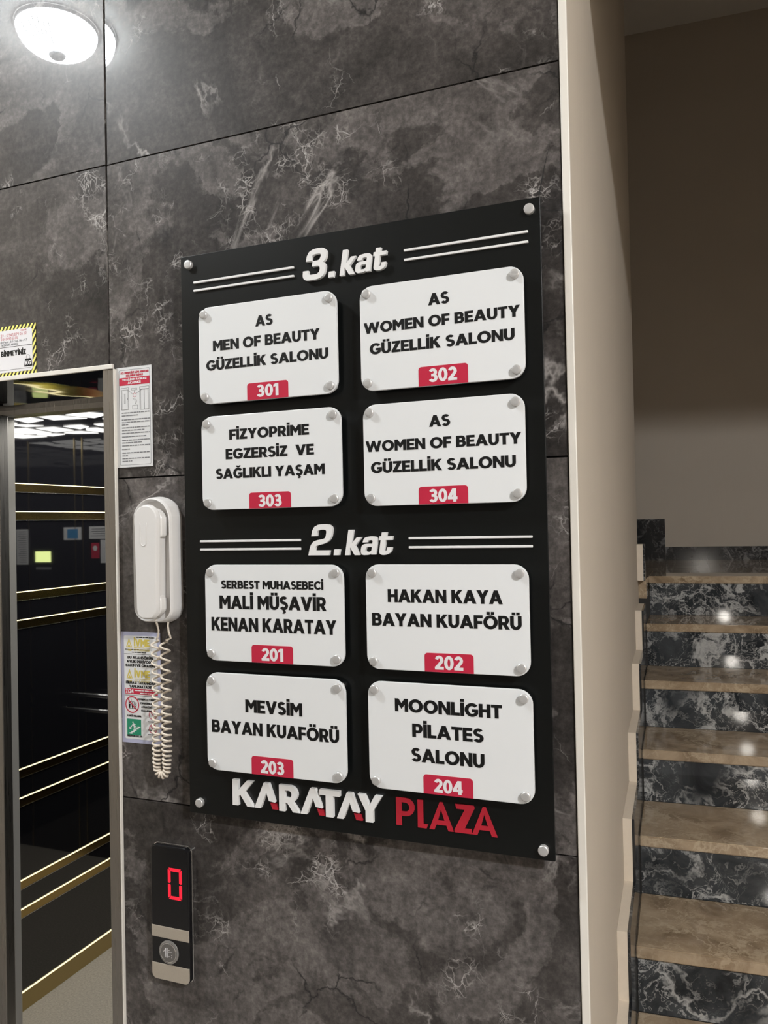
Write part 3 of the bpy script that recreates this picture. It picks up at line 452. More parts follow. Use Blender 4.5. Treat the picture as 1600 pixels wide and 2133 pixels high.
         [(207, 46, 182, 46, 233, 46), (270, 66, 254, 53, 287, 79), (307, 117, 299, 96, 315, 139), (319, 187, 319, 162, 319, 213), (307, 258, 315, 236, 299, 280), (270, 310, 287, 297, 254, 323), (207, 330, 233, 330, 182, 330), (145, 310, 161, 323, 129, 297), (108, 258, 116, 280, 100, 237), (96, 187, 96, 213, 96, 162), (108, 117, 100, 139, 116, 96), (145, 66, 129, 79, 161, 53)]]),
    112: (424, [[(53, -143, 73, -143, 53, 31), (53, 379, 53, 205, 72, 379), (112, 379, 92, 379, 112, 359), (112, 319, 112, 339, 114, 319), (118, 319, 116, 319, 123, 327), (137, 346, 129, 336, 145, 356), (171, 373, 157, 365, 186, 381), (229, 384, 205, 384, 261, 384), (313, 361, 289, 376, 337, 345), (370, 293, 356, 322, 383, 263), (390, 189, 390, 229, 390, 149), (370, 84, 383, 114, 356, 55), (313, 16, 337, 32, 289, 0), (229, -8, 261, -8, 206, -8), (173, 4, 187, -4, 158, 12), (138, 31, 146, 21, 130, 42), (118, 59, 123, 51, 117, 59), (114, 59, 115, 59, 114, -8), (114, -143, 114, -76, 93, -143)],
         [(220, 47, 197, 47, 244, 47), (279, 66, 263, 53, 295, 78), (316, 117, 308, 95, 324, 138), (328, 189, 328, 162, 328, 216), (316, 261, 324, 240, 308, 282), (280, 311, 296, 299, 264, 324), (220, 330, 244, 330, 197, 330), (161, 312, 177, 324, 145, 300), (125, 263, 133, 284, 117, 242), (113, 189, 113, 217, 113, 161), (125, 115, 117, 136, 133, 94), (162, 65, 146, 77, 178, 53)]]),
    118: (389, [[(163, 0, 184, 0, 114, 126), (17, 379, 66, 253, 40, 379), (84, 379, 62, 379, 111, 305), (165, 155, 138, 230, 174, 132), (187, 87, 181, 110, 193, 64), (206, 21, 199, 42, 198, 21), (184, 21, 191, 21, 191, 42), (203, 87, 197, 64, 209, 110), (224, 155, 216, 132, 251, 230), (305, 379, 278, 305, 327, 379), (371, 379, 349, 379, 323, 253), (226, 0, 275, 126, 205, 0)]]),
    122: (380, [[(42, 0, 141, 0, 42, 15), (42, 46, 42, 30, 112, 137), (254, 320, 183, 228, 254, 321), (254, 323, 254, 322, 185, 323), (48, 323, 117, 323, 48, 342), (48, 379, 48, 361, 143, 379), (333, 379, 238, 379, 333, 363), (333, 331, 333, 347, 264, 241), (126, 60, 195, 150, 126, 59), (126, 56, 126, 58, 197, 56), (339, 56, 268, 56, 339, 38), (339, 0, 339, 19, 240, 0)]]),
    214: (533, [[(267, -7, 311, -7, 223, -7), (150, 25, 184, 4, 116, 46), (70, 115, 90, 76, 50, 154), (40, 254, 40, 201, 40, 308), (70, 393, 50, 354, 90, 432), (150, 484, 116, 462, 184, 505), (267, 516, 223, 516, 311, 516), (384, 484, 350, 505, 418, 462), (464, 393, 444, 432, 483, 354), (493, 254, 493, 308, 493, 201), (464, 115, 483, 154, 444, 76), (384, 25, 418, 46, 350, 4)],
         [(267, 53, 236, 53, 297, 53), (349, 76, 325, 61, 374, 91), (408, 144, 394, 114, 423, 174), (430, 254, 430, 211, 430, 298), (408, 365, 423, 335, 394, 395), (349, 433, 374, 417, 325, 448), (267, 456, 297, 456, 236, 456), (184, 433, 209, 448, 159, 417), (125, 364, 140, 394, 111, 334), (103, 254, 103, 297, 103, 211), (125, 144, 111, 174, 140, 114), (184, 76, 159, 92, 209, 61)],
         [(339, 572, 350, 572, 328, 572), (310, 584, 318, 576, 302, 592), (298, 612, 298, 601, 298, 624), (310, 641, 302, 633, 318, 649), (339, 653, 328, 653, 350, 653), (368, 641, 360, 649, 375, 633), (379, 612, 379, 624, 379, 601), (368, 584, 375, 592, 360, 576)],
         [(195, 572, 206, 572, 184, 572), (167, 584, 175, 576, 159, 592), (155, 612, 155, 601, 155, 624), (167, 641, 159, 633, 175, 649), (195, 653, 184, 653, 206, 653), (224, 641, 216, 649, 232, 633), (236, 612, 236, 624, 236, 601), (224, 584, 232, 592, 216, 576)]]),
    304: (300, [[(31, 0, 111, 0, 31, 19), (31, 57, 31, 38, 60, 57), (118, 57, 89, 57, 118, 189), (118, 452, 118, 320, 89, 452), (31, 452, 60, 452, 31, 471), (31, 509, 31, 490, 111, 509), (269, 509, 190, 509, 269, 490), (269, 452, 269, 471, 240, 452), (183, 452, 212, 452, 183, 320), (183, 57, 183, 189, 212, 57), (269, 57, 240, 57, 269, 38), (269, 0, 269, 19, 190, 0)],
         [(150, 572, 162, 572, 139, 572), (120, 584, 129, 576, 112, 592), (108, 612, 108, 601, 108, 624), (120, 641, 112, 633, 129, 649), (150, 653, 139, 653, 162, 653), (180, 641, 172, 649, 189, 633), (193, 612, 193, 624, 193, 601), (180, 584, 189, 592, 172, 576)]]),
    305: (167, [[(53, 0, 73, 0, 53, 126), (53, 379, 53, 253, 73, 379), (114, 379, 93, 379, 114, 253), (114, 0, 114, 126, 93, 0)]]),
    32: (205, []),
}
def outlines_to_bm(bm, contours, y_front, thick, offset=0.0, bevel=0.0, T=lambda x, z: (x, z)):
    """contours: list of ('b'|'p', points); fills with holes, extrudes to thick, maps (x,z) by T, front face at y_front"""
    cu = bpy.data.curves.new('tmp', 'CURVE'); cu.dimensions = '2D'; cu.fill_mode = 'BOTH' if thick > 0 else 'FRONT'
    cu.extrude = 0.5; cu.offset = offset; cu.resolution_u = 5
    for kind, P in contours:
        if kind == 'b':
            s = cu.splines.new('BEZIER'); s.bezier_points.add(len(P) - 1)
            for bp, q in zip(s.bezier_points, P):
                bp.handle_left_type = bp.handle_right_type = 'FREE'
                bp.co = (q[0], q[1], 0); bp.handle_left = (q[2], q[3], 0); bp.handle_right = (q[4], q[5], 0)
        else:
            s = cu.splines.new('POLY'); s.points.add(len(P) - 1)
            for pt, q in zip(s.points, P): pt.co = (q[0], q[1], 0, 1)
        s.use_cyclic_u = True
    o = bpy.data.objects.new('tmp', cu); COL.objects.link(o)
    dg = bpy.context.evaluated_depsgraph_get()
    me = bpy.data.meshes.new_from_object(o.evaluated_get(dg), depsgraph=dg)
    bpy.data.objects.remove(o); bpy.data.curves.remove(cu)
    vs = []
    for v in me.vertices:
        x, z = T(v.co.x, v.co.y)
        vs.append(bm.verts.new((x, y_front + (0.5 - v.co.z) * thick, z)))
    for p in me.polygons:
        try: bm.faces.new([vs[i] for i in p.vertices])
        except ValueError: pass
    bpy.data.meshes.remove(me)
def flatten(S, dx, n=4):
    """bezier loop -> polygon, straight sides kept as single edges"""
    P = []
    m = len(S)
    for i in range(m):
        a, b = S[i], S[(i + 1) % m]
        p0, p1, p2, p3 = (a[0], a[1]), (a[4], a[5]), (b[2], b[3]), (b[0], b[1])
        L = math.hypot(p3[0] - p0[0], p3[1] - p0[1])
        if L < 1e-6: continue
        dev = max(abs((q[0] - p0[0]) * (p3[1] - p0[1]) - (q[1] - p0[1]) * (p3[0] - p0[0])) / L for q in (p1, p2))
        k = 1 if dev < 1.5 else n
        for j in range(k):
            t = j / k; u = 1 - t
            P.append(tuple(u ** 3 * p0[d] + 3 * u * u * t * p1[d] + 3 * u * t * t * p2[d] + t ** 3 * p3[d] for d in (0, 1)))
    return [(x / 1000 + dx, z / 1000) for x, z in P]
def bold_letters():
    """heavy geometric capitals and figures, capital height 1: character -> (width, pieces); a piece is an outline with its holes"""
    def R(x0, x1, z0, z1): return [[(x0, z0), (x1, z0), (x1, z1), (x0, z1)]]
    def D(xa, za, xb, zb, t): return [[(xa - t / 2, za), (xa + t / 2, za), (xb + t / 2, zb), (xb - t / 2, zb)]]
    def el(cx, cz, rx, rz, a0, a1, n=18): return [(cx + rx * math.cos(math.radians(a0 + (a1 - a0) * k / n)), cz + rz * math.sin(math.radians(a0 + (a1 - a0) * k / n))) for k in range(n + 1)]
    def A(cx, cz, rx, rz, a0, a1, wx=.215, wz=.185): return [el(cx, cz, rx, rz, a0, a1) + el(cx, cz, rx - wx, rz - wz, a1, a0)]
    def O(cx, cz, rx, rz, wx=.225, wz=.195): return [el(cx, cz, rx, rz, 0, 360, 36)[:-1], el(cx, cz, rx - wx, rz - wz, 0, 360, 36)[:-1]]
    P = lambda *q: [list(q)]
    S = R(0, .215, 0, 1)
    L = {}
    L['A'] = (.92, [D(.1175, 0, .46, 1, .235), D(.8025, 0, .46, 1, .235), R(.24, .68, .20, .375)])
    L['B'] = (.72, [S, R(.1, .40, .82, 1), R(.1, .43, .42, .60), R(.1, .43, 0, .18), A(.40, .71, .27, .29, -90, 90, .21, .18), A(.43, .30, .29, .30, -90, 90, .215, .18)])
    L['C'] = (.82, [A(.48, .5, .48, .515, 44, 316, .225, .195)])
    L['D'] = (.78, [S, R(.1, .35, .81, 1), R(.1, .35, 0, .19), A(.35, .5, .43, .5, -90, 90, .22, .19)])
    L['E'] = (.61, [S, R(.1, .60, .815, 1), R(.1, .56, .41, .59), R(.1, .61, 0, .185)])
    L['F'] = (.59, [S, R(.1, .59, .815, 1), R(.1, .55, .37, .555)])
    L['G'] = (.88, [A(.48, .5, .48, .515, 44, 325, .225, .195), R(.50, .875, .36, .53), R(.665, .875, .19, .53)])
    L['H'] = (.75, [S, R(.535, .75, 0, 1), R(.1, .65, .405, .59)])
    L['I'] = (.215, [S])
    L['K'] = (.79, [S, P((.2, .30), (.2, .58), (.505, 1), (.765, 1)), P((.29, .43), (.455, .62), (.79, 0), (.535, 0))])
    L['L'] = (.57, [S, R(.1, .57, 0, .19)])
    L['M'] = (.91, [R(0, .205, 0, 1), R(.705, .91, 0, 1), P((0, 1), (.225, 1), (.455, .62), (.685, 1), (.91, 1), (.72, .64), (.455, .23), (.19, .64))])
    L['N'] = (.79, [R(0, .205, 0, 1), R(.585, .79, 0, 1), P((0, 1), (.215, 1), (.79, 0), (.575, 0))])
    L['O'] = (.98, [O(.49, .5, .49, .515)])
    L['P'] = (.69, [S, R(.1, .39, .82, 1), R(.1, .39, .31, .49), A(.39, .655, .30, .345, -90, 90, .215, .18)])
    L['R'] = (.73, [S, R(.1, .39, .82, 1), R(.1, .39, .33, .51), A(.39, .665, .30, .335, -90, 90, .215, .18), P((.28, .38), (.50, .42), (.735, 0), (.485, 0))])
    L['S'] = (.66, [A(.335, .725, .315, .29, 38, 270, .205, .18), A(.33, .295, .33, .31, -148, 90, .21, .185)])
    L['T'] = (.68, [R(0, .68, .81, 1), R(.2325, .4475, 0, 1)])
    L['U'] = (.75, [R(0, .215, .385, 1), R(.535, .75, .385, 1), A(.375, .39, .375, .405, 180, 360, .215, .195)])
    L['V'] = (.87, [D(.1175, 1, .435, 0, .235), D(.7525, 1, .435, 0, .235)])
    L['W'] = (1.30, [D(.11, 1, .355, 0, .21), D(.65, 1, .355, 0, .20), D(.65, 1, .945, 0, .20), D(1.19, 1, .945, 0, .21)])
    L['Y'] = (.82, [P((0, 1), (.25, 1), (.41, .66), (.57, 1), (.82, 1), (.5175, .38), (.3025, .38)), R(.3025, .5175, 0, .42)])
    L['Z'] = (.67, [R(.03, .65, .815, 1), R(0, .67, 0, .185), P((0, .13), (.27, .13), (.65, .87), (.38, .87))])
    L['0'] = (.64, [O(.32, .5, .32, .51, .195, .17)])
    L['1'] = (.37, [R(.17, .37, 0, 1), P((0, .72), (.2, .84), (.2, 1), (.16, 1), (0, .90))])
    L['2'] = (.60, [A(.295, .69, .295, .32, -25, 160, .195, .175), P((0, .14), (.27, .14), (.565, .56), (.40, .63)), R(0, .60, 0, .175)])
    L['3'] = (.60, [A(.27, .72, .285, .29, -90, 150, .19, .17), A(.28, .295, .315, .305, -150, 90, .195, .17), R(.17, .29, .43, .595)])
    L['4'] = (.68, [R(.40, .595, 0, 1), R(0, .68, .19, .36), P((0, .30), (.22, .30), (.53, 1), (.34, 1), (0, .36))])
    L['7'] = (.58, [R(0, .58, .82, 1), D(.16, 0, .46, .84, .22)])
    L['/'] = (.45, [D(.07, -.05, .38, 1.05, .14)])
    L['!'] = (.2, [P((.02, .33), (.18, .33), (.2, 1), (0, 1)), R(0, .2, 0, .2)])
    L['.'] = (.2, [R(0, .2, 0, .2)])
    dots = lambda c: [R(c - .25, c - .06, 1.10, 1.28), R(c + .06, c + .25, 1.10, 1.28)]
    L['İ'] = (.215, [S, R(0, .215, 1.09, 1.28)])
    L['Ü'] = (.75, L['U'][1] + dots(.375)); L['Ö'] = (.98, L['O'][1] + dots(.49))
    L['Ğ'] = (.88, L['G'][1] + [A(.49, 1.25, .20, .17, 180, 360, .11, .10)])
    ced = lambda c: [R(c - .07, c + .06, -.12, .05), A(c - .02, -.17, .16, .115, -120, 80, .11, .085)]
    L['Ş'] = (.66, L['S'][1] + ced(.33)); L['Ç'] = (.82, L['C'][1] + ced(.46))
    def heavier(pc):
        out = []
        for k, P in enumerate(pc):
            ccw = sum(P[i - 1][0] * P[i][1] - P[i][0] * P[i - 1][1] for i in range(len(P))) > 0
            P = P if ccw else P[::-1]
            out.append(inset(P, -HEAVY if k == 0 else HEAVY))
        return out
    return {ch: (wd, [heavier(pc) for pc in pcs]) for ch, (wd, pcs) in L.items()}
HEAVY = 0.021
BOLD = bold_letters()
def text(bm, s, x0, x1, z0, z1, y, thick=0.0004, thin=False):
    """one line of lettering: capitals from z0 to z1, fitted between x0 and x1; thin uses the light book letters"""
    C = []; pen = 0.0
    for ch in s:
        if ch == ' ': pen += 0.34; continue
        if not thin and ch in BOLD:
            wd, pieces = BOLD[ch]
            for pc in pieces: C.append([[(x + pen, (z + HEAVY) / (1 + 2 * HEAVY)) for x, z in P] for P in pc])
            pen += wd + 0.080
        else:
            adv, sp = GL[ord(ch)]
            loops = [[(x / 0.5087, z / 0.5087) for x, z in flatten(S, 0.0)] for S in sp]
            area = lambda P: sum(P[k - 1][0] * P[k][1] - P[k][0] * P[k - 1][1] for k in range(len(P)))
            outer = [[P] for P in loops if area(P) < 0]
            for P in loops:
                if area(P) > 0:
                    own = [o for o in outer if min(q[0] for q in o[0]) <= P[0][0] <= max(q[0] for q in o[0]) and min(q[1] for q in o[0]) <= P[0][1] <= max(q[1] for q in o[0])]
                    if own: min(own, key=lambda o: -area(o[0])).append(P)
            for o in outer: C.append([[(x + pen, z) for x, z in P] for P in o])
            pen += adv / 508.7 + 0.02
    xs = [q[0] for c in C for P in c for q in P]; lo, hi = min(xs), max(xs)
    sz = z1 - z0; sx = (x1 - x0) / (hi - lo)
    for k, c in enumerate(C): outlines_to_bm(bm, [('p', P) for P in c], y - 0.000012 * (k % 7), thick, 0, 0, lambda x, z: (x0 + (x - lo) * sx, z0 + z * sz))
def poly(bm, contours, y, thick, T=lambda x, z: (x, z)):
    outlines_to_bm(bm, [('p', P) for P in contours], y, thick, 0, 0, T)

# ------------------------------------------------------------------ lobby shell
FL = -E
CE = 1.60
ROWS = [FL, -1.1036, -0.5041, 0.0954, 0.6959, 1.2964, CE]
def panel(bm, x0, x1, z0, z1, bow=0.0):
    gap = 0.0014
    x0 += gap; x1 -= gap; z0 += gap; z1 -= gap
    if bow:
        cuts = [x0 + d for d in (0, .006, .012, .018, .026, .036, .05, .07, .1, .14, .2)] + [x1]
    else: cuts = [x0, x1]
    f = lambda x: bow * math.exp(-(x - x0) / 0.075)
    top = [bm.verts.new((x, f(x), z1)) for x in cuts]; bot = [bm.verts.new((x, f(x), z0)) for x in cuts]
    tb = [bm.verts.new((x, 0.012, z1)) for x in cuts]; bb = [bm.verts.new((x, 0.012, z0)) for x in cuts]
    n = len(cuts)
    ft = [bm.verts.new((x, f(x) - 0.00002, z1)) for x in cuts]; fb = [bm.verts.new((x, f(x) - 0.00002, z0)) for x in cuts]
    for i in range(n - 1):
        q = bm.faces.new((fb[i], fb[i + 1], ft[i + 1], ft[i])); q.smooth = bool(bow)
        bm.faces.new((top[i], top[i + 1], tb[i + 1], tb[i])); bm.faces.new((bb[i], bb[i + 1], bot[i + 1], bot[i]))
        bm.faces.new((tb[i], tb[i + 1], bb[i + 1], bb[i]))
    bm.faces.new((bot[0], top[0], tb[0], bb[0])); bm.faces.new((top[-1], bot[-1], bb[-1], tb[-1]))
bm = bmesh.new()
XJ = -1.0375
for z0, z1 in zip(ROWS, ROWS[1:]):
    if z0 >= 0.6:   panel(bm, XJ, -0.1795, z0, z1, 0.0024)
    elif z1 > 0.6:  panel(bm, XJ, -0.1795, z0, z1, 0.0018)
    else:           panel(bm, -1.030, -0.1795, z0, z1)
    panel(bm, -2.70, -2.26 if z0 > 0.3 else -1.952, z0, z1)
panel(bm, -2.26, XJ, 0.6959, 1.2964); panel(bm, -2.26, XJ, 1.2964, CE); panel(bm, -2.26, XJ, 0.3105, 0.6959)
panel(bm, -2.26, -1.952, 0.0954, 0.309)
wf = struct('wall_front', bm, 'stone_panel')
# black adhesive joints and backing behind the panels, plus two thin dark lines beside the board
bm = bmesh.new()
box(bm, -1.036, -0.181, 0.0125, 0.03, FL, CE); box(bm, -2.70, -1.0361, 0.0125, 0.03, 0.312, CE); box(bm, -2.70, -1.953, 0.0125, 0.03, FL, 0.3119)
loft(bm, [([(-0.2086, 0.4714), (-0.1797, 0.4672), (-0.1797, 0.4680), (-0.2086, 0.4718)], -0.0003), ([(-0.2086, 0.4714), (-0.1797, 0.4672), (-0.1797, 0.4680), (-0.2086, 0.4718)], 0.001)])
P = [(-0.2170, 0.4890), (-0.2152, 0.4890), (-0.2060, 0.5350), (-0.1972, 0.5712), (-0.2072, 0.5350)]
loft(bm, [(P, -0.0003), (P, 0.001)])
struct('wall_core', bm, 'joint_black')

struct('floor', B(-2.7, 3.2, -2.3, 0.0, FL - 0.06, FL), 'floor_tile')
struct('ceiling', B(-2.7, 3.2, -2.3, 0.03, CE, CE + 0.06), 'white_ceiling')
struct('wall_rear', B(-2.7, 3.2, -2.36, -2.3, FL, CE), 'rear_wall')
struct('wall_left', B(-2.76, -2.7, -2.36, 0.03, FL, CE), 'beige_plaster')
struct('wall_right', B(3.2, 3.26, -2.36, 0.2, FL, CE), 'beige_plaster')

# ------------------------------------------------------------------ stairwell shell
XW = [(0.0, -0.168), (0.69, -0.199), (2.2, -0.237)]
def xw(y):
    if y <= 0: return XW[0][1]
    for (a, b), (c, d) in zip(XW, XW[1:]):
        if y <= c: return b + (d - b) * (y - a) / (c - a)
    return XW[-1][1]
bm = bmesh.new()
prism_xy(bm, [(-0.168, 0.004), (-0.199, 0.69), (-0.237, 2.2), (-0.93, 2.2), (-0.93, 0.031), (-0.1806, 0.031), (-0.1806, 0.004)], FL, 2.9)
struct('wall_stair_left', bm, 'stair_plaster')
struct('trim_1', B(-0.1792, -0.1672, -0.0035, 0.0038, FL, CE, 0.0012), 'bead_white')
PH = math.radians(3.68); mx_, my_ = math.cos(PH), math.sin(PH)
S0, GO, RI, Z0 = 2.3706, 0.29615, 0.165, -0.2483
def pt(t, s): return (t * mx_ - s * my_, t * my_ + s * mx_)
def left_t(s, off=0.031):
    t = 0.0
    for _ in range(20):
        x, y = pt(t, s); t += (xw(y) + off) - x
    return t
def right_t(s, X): return (X + s * my_) / mx_
# back wall, turned like the steps
YB = 3.755
def yb(x): return YB + (x + 0.187) * math.tan(PH)
bm = bmesh.new(); prism_xy(bm, [(-1.7, yb(-1.7)), (2.3, yb(2.3)), (2.3, yb(2.3) + 0.1), (-1.7, yb(-1.7) + 0.1)], Z0 - 0.1, 2.9)
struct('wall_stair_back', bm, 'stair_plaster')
struct('wall_stair_right', B(2.2, 2.35, 0.03, 4.05, FL, 2.9), 'stair_side')
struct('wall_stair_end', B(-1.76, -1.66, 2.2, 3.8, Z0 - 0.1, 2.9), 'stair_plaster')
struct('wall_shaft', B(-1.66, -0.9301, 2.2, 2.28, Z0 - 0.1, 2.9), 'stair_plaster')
struct('ceiling_stair', B(-1.76, 2.35, 0.03, 4.1, 2.9, 2.96), 'white_ceiling')
bm = bmesh.new(); box(bm, -0.1665, 3.2, 0.0, 0.2, 1.22, 2.9); box(bm, 2.2002, 3.2, 0.0, 0.03, FL, 1.22)
struct('wall_lintel', bm, 'beige_plaster')
sl = S0 + GO
bm = bmesh.new()
a = pt(right_t(sl, 2.199), sl); b_ = pt(left_t(sl), sl)
prism_xy(bm, [(-0.206, b_[1]), a, (2.199, yb(2.199) - 0.001), (-1.65, yb(-1.65) - 0.001), (-1.65, 2.281), (-0.94, 2.281), (-0.94, 2.201), (-0.206, 2.201)], Z0 - 0.08, Z0)
struct('floor_landing', bm, 'tread_marble')
# dark marble skirting along the landing, with the taller slab at the foot of the next flight
def along_back(bm, x0, x1, th, z0, z1):
    prism_xy(bm, [(x0, yb(x0) - th), (x1, yb(x1) - th), (x1, yb(x1) - 0.0005), (x0, yb(x0) - 0.0005)], z0, z1)
bm = bmesh.new(); along_back(bm, -0.186, 2.199, 0.014, Z0, -0.172)
struct('baseboard_back', bm, 'skirting_marble')
bm = bmesh.new(); along_back(bm, -0.70, -0.187, 0.02, Z0, -0.006)
struct('baseboard_corner', bm, 'skirting_marble')

# ------------------------------------------------------------------ staircase
st = thing('staircase', 'marble staircase with brown treads and dark veined risers climbing to the landing', 'stairs', (0.4, 0.0, FL))
for k in range(9):
    s = S0 - k * GO; z = Z0 - k * RI
    s2 = s + GO + 0.006
    bm = bmesh.new()
    prism_xy(bm, [pt(left_t(s), s), pt(right_t(s, 2.198), s), pt(right_t(s2, 2.198), s2), pt(left_t(s2), s2)], z - 0.0303, z)
    bmesh.ops.bevel(bm, geom=list(bm.edges), offset=0.0025, segments=2, affect='EDGES')
    obj('tread', bm, 'tread_marble', st)
    bm = bmesh.new(); a0, a1 = s + 0.0075, s + 0.026
    prism_xy(bm, [pt(left_t(a0) + 0.003, a0), pt(right_t(a0, 2.198), a0), pt(right_t(a1, 2.198), a1), pt(left_t(a1) + 0.003, a1)], z - RI + 0.0004, z - 0.0307)
    obj('riser', bm, 'riser_marble', st)
# stepped skirting on the left wall of the stairs: painted core and a marble face towards the steps
YS = [-0.19, 0.11, 0.40, 0.69, 0.96, 1.27, 1.57, 1.87, 2.12]
ZS = [-1.40, -1.265, -1.105, -0.947, -0.785, -0.640, -0.486, -0.341, -0.105]
def skirt(off0, off1):
    bm = bmesh.new()
    top = []
    ys = [max(y, 0.006) for y in YS] + [2.198]
    for i in range(len(ZS)):
        y0, y1, z = ys[i], ys[i + 1], ZS[i]
        if y1 - y0 < 1e-4: continue
        zb = FL + 0.001 if y0 < 0.3 else z - 0.34 if i < len(ZS) - 1 else z - 0.145
        P = [(xw(y0) + off0, y0), (xw(y0) + off1, y0), (xw(y1) + off1, y1), (xw(y1) + off0, y1)]
        prism_xy(bm, P, max(zb, FL + 0.001), z)
    return bm
obj('stepped_skirting', skirt(0.0005, 0.0235), 'skirting_paint', st)
bm = skirt(0.0237, 0.0302); sk = obj('skirting_face', bm, 'skirting_marble', st)
sk['label'] = 'dark marble face of the stepped skirting'

# ------------------------------------------------------------------ elevator: frame, doors, cabin
fr = thing('elevator_door_frame', 'brushed steel elevator door frame set in the grey stone wall', 'door frame', (-1.5, 0.0, FL))
obj('jamb', B(-1.0480, -1.0225, -0.006, 0.30, FL, 0.3026, 0.0012), 'brushed_steel', fr)
obj('jamb', B(-1.9500, -1.9250, -0.006, 0.25, FL, 0.3118, 0.0012), 'brushed_steel', fr)
obj('header', B(-1.9240, -1.0485, -0.004, 0.30, 0.3036, 0.3110, 0.0), 'wavy_black_mirror', fr)
t = obj('header_trim', B(-1.9500, -1.0223, -0.0085, -0.0042, 0.3029, 0.3120, 0.0010), 'bead_white', fr); t['label'] = 'pale trim along the front of the header'
obj('header_lip', B(-1.9240, -1.0485, 0.3002, 0.328, 0.291, 0.36), 'brushed_steel', fr)
obj('header_rear', B(-2.30, -1.01, 0.380, 0.396, 0.300, 0.498), 'brushed_steel', fr)
obj('door_sill', B(-1.949, -1.049, 0.001, 0.374, FL - 0.03, FL), 'brushed_steel', fr)
obj('edge_strip', B(-1.0222, -1.0195, -0.0075, -0.0005, FL, 0.3025, 0.0006), 'bead_white', fr)['label'] = 'thin bright strip along the outer edge of the jamb'
dl = thing('elevator_landing_door', 'steel landing door leaf slid open at the left picture edge, nearer one', 'door', (-1.8, 0.27, FL))
obj('leaf', B(-2.18, -1.598, 0.258, 0.285, FL + 0.006, 0.288, 0.0015), 'brushed_steel', dl)
dl = thing('elevator_cabin_door', 'steel cabin door leaf showing its edge behind the landing door leaf', 'door', (-1.9, 0.36, FL))
obj('leaf', B(-2.20, -1.668, 0.335, 0.372, FL + 0.006, 0.297, 0.0015), 'door_steel', dl)

XL, XR, YC, ZC = -2.31, -1.0, 2.15, 0.50
SEAMS = (-1.178, -1.503, -1.555)
cb = thing('elevator_cabin', 'black mirrored elevator cabin with gold bands on its side wall and pale floor', 'elevator', (-1.65, 1.2, FL))
t = obj('side_wall', B(XL - 0.03, XL, 0.40, YC, FL, ZC), 'black_mirror', cb)
obj('side_wall', B(XR, XR + 0.03, 0.41, YC, FL, ZC), 'black_mirror', cb)
obj('back_wall', B(XL, XR, YC, YC + 0.03, FL, ZC), 'black_mirror', cb)
obj('cabin_floor', B(XL, XR, 0.400, YC, FL - 0.03, FL), 'cabin_floor', cb)
obj('cabin_ceiling', B(XL, XR, 0.405, YC, ZC, ZC + 0.03), 'cabin_black', cb)
bm = bmesh.new()
rnd = random.Random(5)
nx, ny = 7, 9
GX = [[(-2.26 + 1.20 * i / nx + rnd.uniform(-.04, .04), 0.62 + 1.46 * j / ny + rnd.uniform(-.05, .05)) for j in range(ny + 1)] for i in range(nx + 1)]
for i in range(nx):
    for j in range(ny):
        if rnd.random() < 0.14: continue
        q = [GX[i][j], GX[i + 1][j], GX[i + 1][j + 1], GX[i][j + 1]]
        if rnd.random() < 0.5: q = [q[0], ((q[0][0] + q[1][0]) / 2, q[0][1] - .02), q[1], q[2], q[3]]
        cx = sum(p[0] for p in q) / len(q); cy = sum(p[1] for p in q) / len(q)
        k = rnd.uniform(0.58, 0.84)
        q = [(cx + (x - cx) * k, cy + (y - cy) * k) for x, y in q]
        prism_xy(bm, q, ZC - 0.003, ZC - 0.0005)
o = obj('ceiling_cutouts', bm, 'cabin_glow', cb)
def band(z1, h, mat='gold_mirror', glow_h=0.0034):
    obj('gold_band', B(XL + 0.0002, XL + 0.0022, 0.41, YC - 0.001, z1 - h, z1), mat, cb)
    obj('glow_line', B(XL + 0.0002, XL + 0.0045, 0.41, YC - 0.001, z1 + 0.0003, z1 + glow_h), 'gold_glow', cb)
    obj('band_edge', B(XL + 0.0002, XL + 0.0032, 0.41, YC - 0.001, z1 - h - 0.0028, z1 - h - 0.0003), 'satin_steel', cb)
for z in (0.172, 0.069, -0.225, -0.327, -0.866, -0.970, -1.266, -1.369): band(z, 0.0285)
obj('kick_plate', B(XL + 0.0002, XL + 0.0022, 0.41, YC - 0.001, FL + 0.0005, -1.666), 'gold_satin', cb)
obj('glow_line', B(XL + 0.0002, XL + 0.0045, 0.41, YC - 0.001, -1.6655, -1.6615), 'gold_glow', cb)
for z in (-0.868, -0.947):
    o = obj('handrail', tube(bmesh.new(), [(XL + 0.2, YC - 0.05, z), (XR - 0.06, YC - 0.05, z)], 0.012, 12), 'chrome', cb, True)
    for x in (-1.95, -1.35): obj('rail_bracket', tube(bmesh.new(), [(x, YC - 0.05, z), (x, YC - 0.0005, z)], 0.007, 8), 'chrome', o)
for x in SEAMS: obj('gold_seam', B(x - 0.003, x + 0.003, YC - 0.004, YC - 0.0004, FL + 0.001, ZC - 0.004), 'gold_satin', cb)
cp = obj('control_plate', B(-1.38, -1.19, YC - 0.010, YC - 0.0005, -0.75, 0.10), 'cabin_black', cb)
obj('lit_display', B(-1.338, -1.231, YC - 0.013, YC - 0.0102, -0.173, -0.114), 'display_glow', cp)
obj('card_slot', B(-1.341, -1.234, YC - 0.012, YC - 0.0102, -0.214, -0.200), 'print_grey', cp)
